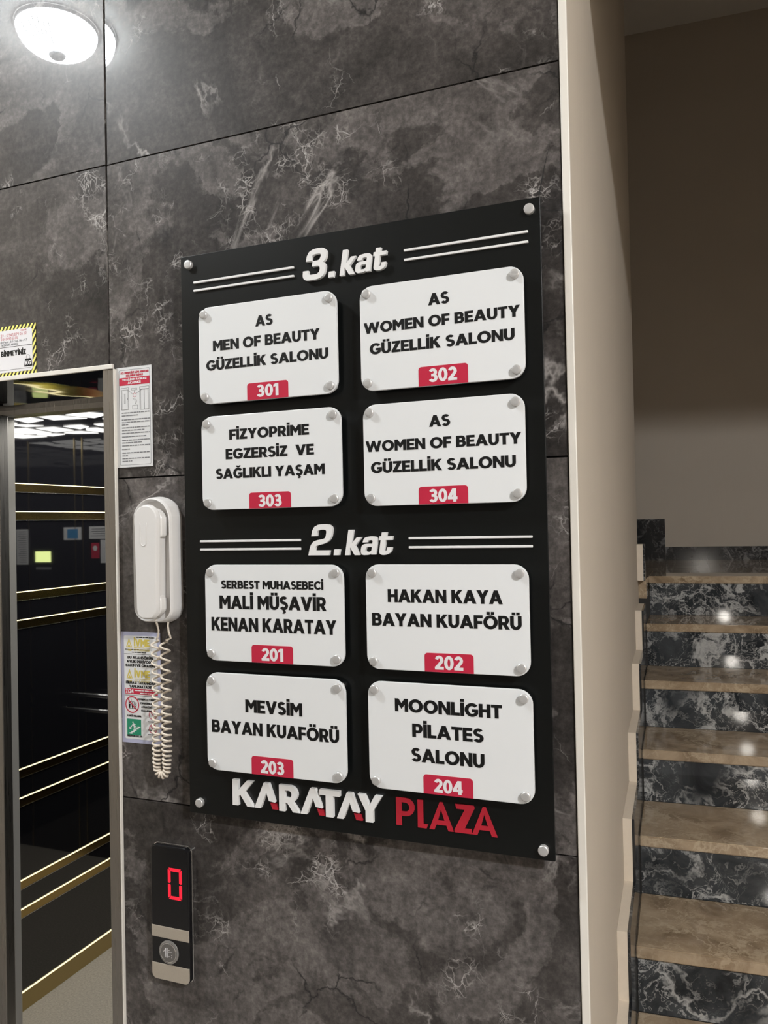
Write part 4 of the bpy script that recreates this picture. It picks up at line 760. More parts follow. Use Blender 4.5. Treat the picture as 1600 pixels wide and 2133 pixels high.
for n, L, x0, x1, z0, z1, m in (
        ('notice_sheet', 'cream sheet with a blue panel mirrored inside the cabin', -1.544, -1.424, -0.054, 0.014, 'paper_white'),
        ('notice_sheet', 'white framed sheet mirrored inside the cabin above the red one', -1.718, -1.598, -0.050, 0.016, 'paper_white'),
        ('notice_sheet', 'red notice mirrored inside the elevator cabin', -1.663, -1.610, -0.154, -0.072, 'print_red'),
        ('notice_sheet', 'tall white sheet mirrored inside the cabin beside the red notice', -1.740, -1.673, -0.178, -0.056, 'paper_white'),
        ('notice_sheet', 'tall sheet mirrored at the left inside the elevator cabin', -1.172, -1.085, -0.187, 0.008, 'paper_white')):
    th = thing(n, L, 'notice', ((x0 + x1) / 2, YC, z0))
    obj('sheet', B(x0, x1, YC - 0.004, YC - 0.0004, z0, z1), m, th)
    if 'blue' in L: obj('picture', B(x0 + .022, x1 - .025, YC - 0.005, YC - 0.0041, z0 + .008, z1 - .01), 'blue_print', th)
    elif 'red notice' in L: obj('picture', slab(bmesh.new(), circle((x0 + x1) / 2, z1 - .028, .014), YC - 0.005, YC - 0.0041), 'print_white', th)
    else:
        bm = bmesh.new(); zz = z1 - .012
        while zz > z0 + .012:
            box(bm, x0 + .012, x1 - .012 - .02 * random.random(), YC - 0.005, YC - 0.0041, zz - .003, zz); zz -= .012
        obj('print', bm, 'print_grey', th)

# ------------------------------------------------------------------ ceiling lamps
def ceiling_lamp(x, y, glass, label, facing):
    t = thing('ceiling_lamp', label, 'lamp', (x, y, CE))
    R0, D = 0.122, 0.075
    bm = bmesh.new(); rings = []; n = 48
    prof = [(R0 * math.cos(a), -0.012 - D * math.sin(a)) for a in [math.pi / 2 * i / 12 for i in range(12)]] 
    for r, z in prof: rings.append([bm.verts.new((x + r * math.cos(2 * math.pi * k / n), y + r * math.sin(2 * math.pi * k / n), CE + z)) for k in range(n)])
    for a, b in zip(rings, rings[1:]):
        for k in range(n): bm.faces.new((a[k], a[(k + 1) % n], b[(k + 1) % n], b[k]))
    bm.faces.new(rings[-1])
    obj('lamp_shade', bm, glass, t, True)
    bm = bmesh.new(); rr = []
    for r, z in ((0.126, 0.0), (0.126, -0.012), (0.120, -0.0125)): rr.append([bm.verts.new((x + r * math.cos(2 * math.pi * k / n), y + r * math.sin(2 * math.pi * k / n), CE + z - 0.0003)) for k in range(n)])
    for a, b in zip(rr, rr[1:]):
        for k in range(n): bm.faces.new((a[k], a[(k + 1) % n], b[(k + 1) % n], b[k]))
    obj('base_ring', bm, 'letter_white', t, True)
    bm = bmesh.new()
    bmesh.ops.create_uvsphere(bm, u_segments=20, v_segments=10, radius=0.026)
    for v in bm.verts: v.co = Vector((v.co.x + x, v.co.y + y, v.co.z * 0.5 + CE - 0.012 - D))
    obj('cap', bm, 'lamp_grey', t, True)
    for i in range(13):
        a = facing + math.radians(-48 + 8 * i)
        pts = []
        for j in range(2, 10):
            q = math.pi / 2 * j / 12
            pts.append((x + (R0 * math.cos(q) + .001) * math.cos(a), y + (R0 * math.cos(q) + .001) * math.sin(a), CE - 0.012 - D * math.sin(q)))
        obj('shade_rib', tube(bmesh.new(), pts, 0.0016, 5), 'lamp_grey', t, True)
ceiling_lamp(-1.865, -0.750, 'lamp_glass_left', 'round ribbed glass ceiling lamp mirrored in the wall panels above the elevator', math.pi / 2 + 0.3)
ceiling_lamp(2.00, -1.95, 'lamp_glass_unseen', 'unseen ceiling lamp added near the rear wall to light stairs and board', math.pi / 2)

for x, z, lab in ((0.80, 0.13, 'lower small globe wall lamp mirrored in the upper polished steps'), (0.84, 0.41, 'upper small globe wall lamp mirrored in the lower polished steps')):
    t = thing('wall_lamp', lab, 'lamp', (x, -2.3, z))
    bm = bmesh.new(); bmesh.ops.create_uvsphere(bm, u_segments=24, v_segments=14, radius=0.050)
    for v in bm.verts: v.co += Vector((x, -2.225, z))
    obj('globe', bm, 'sconce_glass', t, True)
    bm = bmesh.new(); loft(bm, [(circle(x, z, 0.03), -2.270), (circle(x, z, 0.045), -2.2995)]); obj('wall_plate', bm, 'chrome', t)

# ------------------------------------------------------------------ the directory board
YF = -0.022
bd = thing('directory_board', 'black floor directory board with white raised headings and red plaza lettering', 'sign', (-0.533, 0.0, 0.0))
bm = bmesh.new(); slab(bm, rrect(-0.8545, -0.2098, -0.5062, 0.4852, 0.001, 2), YF, YF + 0.004, 0.0005)
obj('panel', bm, 'board_black', bd)
def screw_mesh(r, yfront, yface, yback, rs):
    """domed screw head in front of a plate (face at yface) with its spacer behind; centred on x = z = 0"""
    bm = bmesh.new(); c = lambda q: circle(0, 0, q, 24)
    loft(bm, [(c(r * 0.55), yfront), (c(r * 0.86), yfront + 0.0004), (c(r), yfront + 0.0014), (c(r), yface - 0.00005)])
    loft(bm, [(c(rs), yface + 0.0001), (c(rs), yback)])
    return bm
for x, z in ((-0.8361, 0.4687), (-0.2257, 0.4677), (-0.8312, -0.4862), (-0.2265, -0.4903)):
    bm = screw_mesh(0.0078, -0.0295, YF - 0.0001, YF - 0.00005, 0.005)
    loft(bm, [(circle(0, 0, .006, 16), YF + 0.0042), (circle(0, 0, .006, 16), -0.0002)])
    for v in bm.verts: v.co.x += x; v.co.z += z
    obj('screw', bm, 'rivet_metal', bd, False)
for x0, x1, zs in ((-0.8268, -0.6255, (0.4355, 0.4209)), (-0.4275, -0.2286, (0.4350, 0.4196)), (-0.8221, -0.6222, (-0.0251, -0.0396)), (-0.4295, -0.2323, (-0.0243, -0.0388))):
    for z in zs:
        bm = bmesh.new(); slab(bm, rrect(x0, x1, z - 0.0019, z + 0.0019, 0.0008, 3), YF - 0.003, YF - 0.0001, 0.0006)
        obj('stripe', bm, 'letter_white', bd)
D2 = [(168, 303), (185, 215), (225, 150), (290, 118), (345, 111), (400, 110), (445, 113), (475, 122), (502, 137), (518, 155), (526, 175), (528, 200), (524, 240), (518, 280), (508, 315), (490, 350), (468, 378), (440, 400), (408, 417), (370, 430), (325, 440), (280, 450), (258, 458), (240, 475), (230, 500), (225, 535), (478, 535), (462, 615), (112, 615), (135, 510), (148, 470), (165, 435), (185, 410), (210, 390), (238, 378), (270, 368), (320, 359), (370, 350), (394, 340), (410, 318), (419, 290), (425, 258), (427, 232), (422, 214), (410, 204), (390, 200), (350, 199), (315, 202), (290, 210), (275, 223), (268, 245), (262, 303)]
D3 = [(165, 303), (185, 215), (225, 150), (290, 118), (345, 111), (400, 110), (445, 113), (475, 122), (502, 137), (518, 155), (526, 175), (527, 205), (520, 250), (508, 290), (488, 322), (455, 346), (480, 358), (498, 378), (505, 405), (502, 440), (492, 490), (475, 535), (450, 568), (410, 595), (372, 608), (330, 615), (200, 615), (160, 608), (130, 590), (113, 565), (106, 530), (112, 455), (206, 455), (204, 495), (207, 515), (222, 527), (330, 528), (358, 522), (383, 503), (398, 475), (403, 445), (398, 415), (385, 400), (360, 394), (268, 394), (283, 310), (365, 308), (390, 300), (408, 282), (420, 255), (426, 228), (421, 210), (408, 203), (390, 200), (350, 199), (315, 202), (290, 210), (275, 223), (268, 245), (260, 303)]
DOT = [(555, 522), (650, 522), (632, 615), (543, 615)]
K1 = [(800, 208), (880, 208), (846, 432), (935, 330), (1015, 330), (905, 465), (983, 606), (980, 615), (895, 615), (822, 487), (810, 615), (735, 615)]
A1 = [(1030, 415), (1048, 362), (1068, 340), (1095, 328), (1160, 318), (1225, 322), (1246, 330), (1262, 345), (1272, 362), (1272, 385), (1240, 607), (1165, 607), (1168, 588), (1145, 604), (1120, 612), (1050, 615), (1025, 609), (1008, 594), (1000, 575), (998, 550), (1003, 512), (1010, 480), (1024, 458), (1045, 445), (1070, 438), (1100, 435), (1185, 437), (1193, 398), (1190, 384), (1178, 378), (1130, 380), (1118, 390), (1110, 413)]
A1H = [(1085, 505), (1098, 492), (1120, 488), (1178, 488), (1172, 535), (1160, 553), (1140, 562), (1090, 562), (1074, 553), (1074, 535)]
T1 = [(1345, 258), (1425, 258), (1415, 320), (1515, 320), (1505, 380), (1405, 380), (1380, 530), (1382, 545), (1392, 554), (1412, 548), (1420, 530), (1428, 495), (1502, 495), (1496, 530), (1485, 560), (1466, 583), (1440, 600), (1408, 611), (1370, 615), (1338, 612), (1315, 602), (1302, 588), (1297, 570), (1300, 540), (1325, 380), (1296, 380), (1305, 320), (1335, 320)]
def heading(digit, xL, zb):
    TT = lambda x, z: (xL + (x - 112) * 0.0001075, zb + (615 - z) * 0.0001020)
    for P in ([digit], [DOT], [K1], [A1, A1H], [T1]):
        bm = bmesh.new(); poly(bm, P, YF - 0.0065, 0.0064, TT)
        obj('letter', bm, 'letter_white', bd)
heading(D3, -0.6060, 0.4080)
heading(D2, -0.6060, -0.0506)
# plaza name in raised letters
ZB, ZH = -0.4806, 0.0437
def glyph(P, mat, th=0.0072):
    bm = bmesh.new(); poly(bm, P, YF - th, th - 0.0001, lambda x, z: (x, ZB + z * ZH)); obj('letter', bm, mat, bd)
def arc(cx, cz, rx, rz, a0, a1, n=9): return [(cx + rx * math.cos(math.radians(a0 + (a1 - a0) * i / n)), cz + rz * math.sin(math.radians(a0 + (a1 - a0) * i / n))) for i in range(n + 1)]
glyph([[(-0.7611, 0), (-0.7498, 0), (-0.7498, 0.36), (-0.7455, 0.43), (-0.7320, 0), (-0.7190, 0), (-0.7375, 0.535), (-0.7200, 1), (-0.7325, 1), (-0.7498, 0.60), (-0.7498, 1), (-0.7611, 1)]], 'letter_white')
def a_cut(x):
    glyph([[(x, 0), (x + 0.0185, 1), (x + 0.0283, 1), (x + 0.0400, 0.29), (x + 0.0285, 0.32), (x + 0.0234, 0.64), (x + 0.0118, 0)]], 'letter_white')
    glyph([[(x + 0.0297, 0.235), (x + 0.0410, 0.205), (x + 0.0447, 0), (x + 0.0335, 0.0)]], 'letter_side_red', 0.0045)
a_cut(-0.7178); a_cut(-0.6294); a_cut(-0.5627)
glyph([[(-0.6697, 0), (-0.6585, 0), (-0.6585, 0.34), (-0.6545, 0.34), (-0.6435, 0), (-0.6310, 0), (-0.6440, 0.38)] + arc(-0.6500, 0.675, 0.0148, 0.325, -52, 90) + [(-0.6697, 1)],
       [(-0.6585, 0.53), (-0.6585, 0.81)] + arc(-0.6510, 0.67, 0.0052, 0.14, 90, -90)], 'letter_white')
glyph([[(-0.5825, 0), (-0.5692, 0), (-0.5692, 0.80), (-0.5572, 0.80), (-0.5572, 1), (-0.5938, 1), (-0.5938, 0.80), (-0.5825, 0.80)]], 'letter_white')
glyph([[(-0.5114, 0), (-0.4986, 0), (-0.4986, 0.42), (-0.4823, 1), (-0.4950, 1), (-0.5045, 0.62), (-0.5125, 1), (-0.5250, 1), (-0.5114, 0.42)]], 'letter_white')
glyph([[(-0.4603, 0), (-0.4512, 0), (-0.4512, 0.35), (-0.4440, 0.35)] + arc(-0.4440, 0.675, 0.0148, 0.325, -90, 90) + [(-0.4603, 1)],
       [(-0.4512, 0.51), (-0.4512, 0.84)] + arc(-0.4445, 0.675, 0.0066, 0.165, 90, -90)], 'letter_side_red', 0.0022)
glyph([[(-0.4240, 0), (-0.4096, 0), (-0.4072, 0.14), (-0.4150, 0.14), (-0.4150, 1), (-0.4240, 1)]], 'letter_side_red', 0.0022)
def a_full(x, w_):
    glyph([[(x, 0), (x + 0.445 * w_, 1), (x + 0.555 * w_, 1), (x + w_, 0), (x + 0.79 * w_, 0), (x + 0.71 * w_, 0.19), (x + 0.30 * w_, 0.19), (x + 0.21 * w_, 0)],
           [(x + 0.365 * w_, 0.34), (x + 0.64 * w_, 0.34), (x + 0.50 * w_, 0.74)]], 'letter_side_red', 0.0022)
a_full(-0.4050, 0.0395)
glyph([[(-0.3640, 0), (-0.3352, 0), (-0.3372, 0.165), (-0.3475, 0.165), (-0.3315, 0.90), (-0.3325, 1), (-0.3622, 1), (-0.3602, 0.835), (-0.3470, 0.835), (-0.3640, 0.09)]], 'letter_side_red', 0.0022)
a_full(-0.3360, 0.0397)

# ------------------------------------------------------------------ the eight name plates
YP = -0.0385                    # front face of the plates
RM = screw_mesh(0.0072, YP - 0.0062, YP, YF - 0.0002, 0.0050)
rivet0 = None
def rivet(x, z, parent):
    global rivet0
    o0 = ROOT[parent.name]
    if rivet0 is None:
        bm = RM; bmesh.ops.recalc_face_normals(bm, faces=bm.faces)
        me = bpy.data.meshes.new('rivet'); bm.to_mesh(me); bm.free(); me.materials.append(MATS['rivet_metal'])
        o = bpy.data.objects.new('rivet', me); rivet0 = o
    else: o = rivet0.copy()
    COL.objects.link(o); o.parent = parent; o.location = Vector((x, 0, z + E)) - o0
PL = [
 ('301', 'upper left white name plate, the one with the red 301 tab', -0.8078, -0.5413, 0.2142, 0.3835, [
   ('AS', -0.6932, -0.6595, 0.3392, 0.3573), ('MEN OF BEAUTY', -0.7789, -0.5719, 0.3054, 0.3235), ('GÜZELLİK SALONU', -0.7930, -0.5573, 0.2723, 0.2900)],
   (-0.6923, -0.6508, 0.2190, 0.2395), (-0.7114, -0.6323, 0.2434)),
 ('302', 'top right white name plate, the one with the red 302 tab', -0.4999, -0.2344, 0.2124, 0.3811, [
   ('AS', -0.3838, -0.3495, 0.3379, 0.3563), ('WOMEN OF BEAUTY', -0.4933, -0.2404, 0.3048, 0.3221), ('GÜZELLİK SALONU', -0.4839, -0.2491, 0.2706, 0.2883)],
   (-0.3850, -0.3395, 0.2181, 0.2391), (-0.4021, -0.3222, 0.2430)),
 ('303', 'white name plate with red 303 tab, just below the 301 plate', -0.8057, -0.5376, 0.0296, 0.1923, [
   ('FİZYOPRİME', -0.7489, -0.5952, 0.1496, 0.1673), ('EGZERSİZ  VE', -0.7566, -0.5867, 0.1161, 0.1339), ('SAĞLIKLI YAŞAM', -0.7768, -0.5675, 0.0829, 0.1005)],
   (-0.6935, -0.6485, 0.0324, 0.0529), (-0.7112, -0.6312, 0.0570)),
 ('304', 'white name plate with red 304 tab, just below the 302 plate', -0.4982, -0.2370, 0.0280, 0.1904, [
   ('AS', -0.3865, -0.3522, 0.1486, 0.1664), ('WOMEN OF BEAUTY', -0.4942, -0.2425, 0.1148, 0.1322), ('GÜZELLİK SALONU', -0.4858, -0.2515, 0.0805, 0.0982)],
   (-0.3885, -0.3430, 0.0313, 0.0518), (-0.4058, -0.3262, 0.0560)),
 ('201', 'white name plate with red 201 tab and a smaller first line', -0.8036, -0.5389, -0.2315, -0.0657, [
   ('SERBEST MUHASEBECİ', -0.7702, -0.5745, -0.1067, -0.0927), ('MALİ MÜŞAVİR', -0.7746, -0.5692, -0.1413, -0.1186), ('KENAN KARATAY', -0.7914, -0.5521, -0.1795, -0.1561)],
   (-0.6929, -0.6511, -0.2275, -0.2062), (-0.7119, -0.6327, -0.2015)),
 ('202', 'white name plate with red 202 tab and two lines of lettering', -0.4992, -0.2369, -0.2317, -0.0653, [
   ('HAKAN KAYA', -0.4614, -0.2763, -0.1247, -0.1041), ('BAYAN KUAFÖRÜ', -0.4891, -0.2484, -0.1624, -0.1420)],
   (-0.3857, -0.3398, -0.2273, -0.2060), (-0.4019, -0.3234, -0.2022)),
 ('203', 'bottom left white name plate, the one with the red 203 tab', -0.8045, -0.5391, -0.4206, -0.2525, [
   ('MEVSİM', -0.7265, -0.6172, -0.3165, -0.2950), ('BAYAN KUAFÖRÜ', -0.7943, -0.5512, -0.3552, -0.3335)],
   (-0.6986, -0.6532, -0.4169, -0.3950), (-0.7158, -0.6361, -0.3894)),
 ('204', 'bottom right white name plate, the one with the red 204 tab', -0.4992, -0.2351, -0.4208, -0.2511, [
   ('MOONLİGHT', -0.4533, -0.2812, -0.2963, -0.2760), ('PİLATES', -0.4248, -0.3103, -0.3344, -0.3137), ('SALONU', -0.4268, -0.3097, -0.3726, -0.3516)],
   (-0.3910, -0.3450, -0.4168, -0.3961), (-0.4080, -0.3286, -0.3907)),
]
for num, lab, x0, x1, z0, z1, lines, dg, tb in PL:
    t = thing('name_plate', lab, 'name plate', ((x0 + x1) / 2, YF, (z0 + z1) / 2), 'name plates on the directory board')
    bm = bmesh.new(); slab(bm, rrect(x0, x1, z0, z1, 0.0215, 8), YP, YP + 0.005, 0.0009)
    obj('plate', bm, 'acrylic_white', t)
    bm = bmesh.new()
    for s, a, b, c, d in lines: text(bm, s, a, b, c, d, YP - 0.00035, 0.0003)
    obj('lettering', bm, 'print_black', t)
    bm = bmesh.new(); slab(bm, rrect(tb[0], tb[1], z0 + 0.0004, tb[2], (0, 0, 0.005, 0.005), 5), YP - 0.0004, YP - 0.00003)
    tab = obj('number_tab', bm, 'print_red', t)
    bm = bmesh.new(); text(bm, num, dg[0], dg[1], dg[2], dg[3], YP - 0.00075, 0.0003)
    obj('digits', bm, 'print_white', tab)
    for x in (x0 + 0.0126, x1 - 0.0126):
        for z in (z0 + 0.0128, z1 - 0.0128): rivet(x, z, t)

# ------------------------------------------------------------------ wall telephone with coiled cord
ph = thing('wall_telephone', 'white wall telephone handset hanging on its cradle between elevator and board', 'telephone', (-0.92, 0.0, -0.17))
P0 = rrect(-0.9640, -0.8755, -0.1720, 0.0575, (0.030, 0.030, 0.0438, 0.0438), 10)
Pf = inset(P0, 0.0040); Pi = inset(P0, 0.0062); Pd = inset(P0, 0.0085)
bm = bmesh.new(); loft(bm, [(Pd, -0.0200), (Pi, -0.0330), (inset(P0, 0.0050), -0.0345), (Pf, -0.0335), (inset(P0, 0.0020), -0.0285), (inset(P0, 0.0004), -0.0150), (P0, -0.0095), (P0, -0.0075), (inset(P0, 0.0012), -0.0070), (inset(P0, 0.0012), -0.0004)])
obj('cradle', bm, 'phone_white', ph)
H0 = [(-0.9275 + (x + 0.0) * 1.0, z) for x, z in []]
def hs(d, n=10):
    """handset outline, slightly tapered towards the mouthpiece, shrunk by d"""
    P = rrect(-0.0290, 0.0290, -0.1640, 0.0440, (0.020, 0.020, 0.0285, 0.0285), n)
    out = []
    for x, z in inset(P, d):
        k = (z + 0.164) / 0.208
        out.append((-0.9155 + x * (0.80 + 0.20 * k) - 0.0006 * (1 - k), z))
    return out
bm = bmesh.new(); loft(bm, [(hs(0.0060), -0.0560), (hs(0.0048), -0.0557), (hs(0.0036), -0.0546), (hs(0.0016), -0.0490), (hs(0.0016), -0.0470), (hs(0.0040), -0.0440), (hs(0.0075), -0.0425), (hs(0.0090), -0.0330), (hs(0.0100), -0.0205)])
hd = obj('handset', bm, 'phone_white', ph)
bm = bmesh.new(); Q = rrect(-0.9330, -0.8895, -0.0170, 0.0355, (0.006, 0.006, 0.0215, 0.0215), 8)
loft(bm, [(inset(Q, 0.002), -0.0436), (Q, -0.0415), (Q, -0.0300), (inset(Q, 0.004), -0.0204)]); obj('earpiece', bm, 'phone_white', hd)
bm = bmesh.new(); Q = rrect(-0.9330, -0.8930, -0.1580, -0.1200, (0.016, 0.016, 0.010, 0.010), 8)
loft(bm, [(inset(Q, 0.002), -0.0436), (Q, -0.0415), (Q, -0.0300), (inset(Q, 0.004), -0.0204)]); obj('mouthpiece', bm, 'phone_white', hd)
gp = [(-0.9265, -0.0561, 0.010)] + [(-0.9265 + 0.0012 * i / 5, -0.0562, 0.010 - 0.034 * i / 5) for i in range(1, 6)]
gp += [(-0.9195 + 0.0060 * math.cos(a), -0.0562, -0.024 + 0.0075 * math.sin(a)) for a in [math.pi + math.pi * i / 8 for i in range(1, 8)]]
gp += [(-0.9136 + 0.0010 * i / 5, -0.0562, -0.024 + 0.034 * i / 5) for i in range(1, 6)]
obj('grip_ridge', tube(bmesh.new(), gp, 0.0007, 6), 'phone_white', hd, True)
# cord: straight lead, left coil, bend, right coil, straight lead
path = []
xl, xr, yc = -0.9205, -0.9005, -0.0225
N = 260
for i in range(N + 1):
    u = i / N
    path.append(u)
ztop, zbot, rb = -0.2020, -0.4360, (xr - xl) / 2
Lstr = ztop - zbot; Lb = math.pi * rb; Ltot = 2 * Lstr + Lb
def centre(s):
    if s < Lstr:
        k = s / Lstr
        return Vector((xl - 0.0012 + 0.0016 * math.sin(3.0 * k) - 0.002 * k, yc, ztop - s)), Vector((0, 0, -1))
    if s < Lstr + Lb:
        a = math.pi + (s - Lstr) / rb
        return Vector(((xl + xr) / 2 - 0.002 + rb * math.cos(a), yc, zbot + rb * math.sin(a))), Vector((-math.sin(a), 0, math.cos(a)))
    q = s - Lstr - Lb; k = q / Lstr
    return Vector((xr - 0.0020 + 0.0012 * math.sin(3 * k), yc, zbot + q)), Vector((0, 0, 1))
def pitch(s):
    zz = centre(s)[0].z
    k = min(1, max(0, (zz + 0.445) / 0.09)); k2 = min(1, max(0, (zz + 0.36) / 0.12))
    return 0.0056 + 0.0066 * k + (0.0040 if s < Ltot / 2 else 0.0068) * k2
pts = [(-0.9135, -0.0330, -0.1650), (-0.9135, -0.0300, -0.1720), (-0.9140, -0.0245, -0.1850), (-0.9160, -0.0230, -0.1945)]
th = 0.0; s = 0.0; ds = 0.00055; R_ = 0.0082
while s < Ltot:
    c, tng = centre(s); e1 = Vector((-tng.z, 0, tng.x)); e2 = Vector((0, 1, 0))
    fl = 0.72 if abs(s - Lstr - Lb / 2) < Lb / 2 + 0.01 else 0.86 if abs(s - Lstr - Lb / 2) < Lb / 2 + 0.03 else 1.0
    rr = fl * R_ * min(1, s / 0.006 + 0.2, (Ltot - s) / 0.006 + 0.2)
    if th >= 0: pts.append(tuple(c + rr * (math.cos(th) * e1 + math.sin(th) * e2)))
    step = 2 * math.pi / 14; th += step; s += pitch(s) * step / (2 * math.pi)
pts += [(-0.8900, -0.0215, -0.1985), (-0.8935, -0.0225, -0.1880), (-0.8955, -0.0220, -0.1770), (-0.8960, -0.0200, -0.1700)]
obj('coiled_cord', tube(bmesh.new(), pts, 0.0020, 8), 'cord_cream', ph, True)

# ------------------------------------------------------------------ elevator call panel
cp = thing('elevator_call_panel', 'slim black elevator call panel with glowing red digit below the board', 'call panel', (-0.907, 0.0, -0.82))
P = rrect(-0.9468, -0.8648, -0.8185, -0.5765, 0.0100, 8)
bm = bmesh.new(); slab(bm, P, -0.0165, -0.0030, 0.0025); obj('housing', bm, 'panel_black', cp)
bm = bmesh.new(); slab(bm, inset(P, -0.0012), -0.0062, -0.0004, 0.0006); t = obj('rim', bm, 'chrome', cp); t['label'] = 'thin chrome rim round the back of the panel'
bm = bmesh.new(); slab(bm, [(-0.9462, -0.7425), (-0.8655, -0.7425), (-0.8655, -0.7215), (-0.9462, -0.7215)], -0.0170, -0.0140, 0.0008); obj('beige_band', bm, 'panel_beige', cp)
bm = bmesh.new(); slab(bm, rrect(-0.9462, -0.8655, -0.8180, -0.7888, (0.0097, 0.0097, 0, 0), 8), -0.0170, -0.0140, 0.0008); obj('beige_band', bm, 'panel_beige', cp)
bcx, bcz = -0.9085, -0.7662
bm = bmesh.new(); loft(bm, [(circle(bcx, bcz, 0.0168, 40), -0.0186), (circle(bcx, bcz, 0.0186, 40), -0.0190), (circle(bcx, bcz, 0.0208, 40), -0.0180), (circle(bcx, bcz, 0.0212, 40), -0.0160)])
bt = obj('button', bm, 'button_ring', cp, False)
bm = bmesh.new(); loft(bm, [(circle(bcx, bcz, 0.0155, 40), -0.0196), (circle(bcx, bcz, 0.0163, 40), -0.0190), (circle(bcx, bcz, 0.0165, 40), -0.0182)]); obj('button_face', bm, 'button_grey', bt)
ring = [(bcx + 0.0166 * math.cos(2 * math.pi * i / 40), -0.0192, bcz + 0.0166 * math.sin(2 * math.pi * i / 40)) for i in range(41)]
obj('button_ring', tube(bmesh.new(), ring, 0.0007, 6), 'chrome', bt, True)
bm = bmesh.new()
F = -0.01985
slab(bm, [(bcx - .0058, bcz - .0085), (bcx - .0044, bcz - .0085), (bcx - .0044, bcz + .0085), (bcx - .0054, bcz + .0085), (bcx - .0100, bcz + .0015), (bcx - .0100, bcz + .0002), (bcx - .0058, bcz + .0058)], F, F + .0002)
slab(bm, [(bcx - .0030, bcz - .0085), (bcx - .0012, bcz - .0085), (bcx - .0012, bcz + .0085), (bcx - .0030, bcz + .0085)], F, F + .0002)
for x, z in ((.0022, .005), (.0022, .0018), (.0050, .0018), (.0080, .0018), (.0022, -.006), (.0080, -.003), (.0080, -.007)): slab(bm, circle(bcx + x, bcz + z, .0008, 10), F, F + .0002)
obj('arrow_mark', bm, 'print_white', bt)
# seven segment zero
dx0, dx1, dz0, dz1, tw, sh = -0.9085, -0.8785, -0.6700, -0.6140, 0.0058, 0.0006
def seg(P):
    bm = bmesh.new(); slab(bm, P, -0.01675, -0.0166); obj('digit_segment', bm, 'led_red', cp)
zm = (dz0 + dz1) / 2; gpx = 0.0007
seg([(dx0 + gpx + .001, dz1), (dx1 - gpx - .001, dz1), (dx1 - tw, dz1 - tw), (dx0 + tw, dz1 - tw)])
seg([(dx0 + tw, dz0 + tw), (dx1 - tw, dz0 + tw), (dx1 - gpx - .001, dz0), (dx0 + gpx + .001, dz0)])
for z0, z1, up in ((zm + .0008, dz1, 1), (dz0, zm - .0008, 0)):
    if up:
        seg([(dx0, z0 + .001), (dx0 + tw / 2, z0), (dx0 + tw, z0 + .0015), (dx0 + tw, z1 - tw - gpx), (dx0 + gpx, z1 - gpx - .0012), (dx0, z1 - .003)])
        seg([(dx1, z0 + .001), (dx1 - tw / 2, z0), (dx1 - tw, z0 + .0015), (dx1 - tw, z1 - tw - gpx), (dx1 - gpx, z1 - gpx - .0012), (dx1, z1 - .003)])
    else:
        seg([(dx0, z1 - .001), (dx0 + tw / 2, z1), (dx0 + tw, z1 - .0015), (dx0 + tw, z0 + tw + gpx), (dx0 + gpx, z0 + gpx + .0012), (dx0, z0 + .003)])
        seg([(dx1, z1 - .001), (dx1 - tw / 2, z1), (dx1 - tw, z1 - .0015), (dx1 - tw, z0 + tw + gpx), (dx1 - gpx, z0 + gpx + .0012), (dx1, z0 + .003)])

# ------------------------------------------------------------------ notices on the wall
def frame(bm, P, wd, y, th): poly(bm, [P, inset(P, wd)], y, th)
def line(bm, a, b, wd, y, th=0.0003):
    d = Vector((b[0] - a[0], b[1] - a[1])); d.normalize(); n = Vector((-d.y, d.x)) * wd / 2
    slab(bm, [(a[0] - n.x, a[1] - n.y), (b[0] - n.x, b[1] - n.y), (b[0] + n.x, b[1] + n.y), (a[0] + n.x, a[1] + n.y)], y, y + th)
def bars(bm, x0, x1, z, h, y, rnd, words=7):
    """one line of print too small to read in the photograph: word-sized dashes"""
    x = x0
    while x < x1 - 0.001:
        wd = min(rnd.uniform(0.003, 0.009), x1 - x)
        slab(bm, [(x, z), (x + wd, z), (x + wd, z + h), (x, z + h)], y, y + 0.0002); x += wd + 0.0012
# instruction sheet right of the elevator frame
nx0, nx1, nz0, nz1 = -1.0192, -0.9385, 0.1155, 0.3040
t = thing('instruction_sheet', 'tall white instruction sheet with red band on the wall above the telephone', 'notice', ((nx0 + nx1) / 2, 0, nz0))
W_, H_ = nx1 - nx0, nz1 - nz0
NX = lambda u: nx0 + u * W_
NZ = lambda v: nz1 - v * H_
Y0 = -0.0014
bm = bmesh.new(); slab(bm, rrect(nx0, nx1, nz0, nz1, 0.0006, 2), Y0, -0.0003); obj('sheet', bm, 'paper_white', t)
bm = bmesh.new(); frame(bm, rrect(NX(.075), NX(.955), NZ(.978), NZ(.025), .003, 4), .0006, Y0 - .0002, .0002)
y = Y0 - .0003
def dr(u0, u1, v0, v1, wd=.0004): frame(bm, rrect(NX(u0), NX(u1), NZ(v1), NZ(v0), 0), wd, y, .0002)
dr(.13, .35, .205, .425); dr(.15, .33, .225, .425); dr(.22, .25, .265, .365); dr(.30, .315, .31, .325, .0003)
dr(.66, .925, .205, .232); dr(.66, .925, .232, .435); dr(.69, .79, .235, .435); dr(.79, .90, .235, .435)
dr(.45, .60, .385, .425); dr(.43, .58, .215, .235)
line(bm, (NX(.32), NZ(.23)), (NX(.46), NZ(.272)), .0004, y); line(bm, (NX(.56), NZ(.27)), (NX(.74), NZ(.23)), .0004, y)
line(bm, (NX(.51), NZ(.24)), (NX(.51), NZ(.262)), .0004, y)
frame(bm, [(NX(.47), NZ(.318)), (NX(.50), NZ(.318)), (NX(.57), NZ(.335)), (NX(.57), NZ(.355)), (NX(.53), NZ(.37)), (NX(.53), NZ(.342))], .0003, y, .0002)
rnd = random.Random(3)
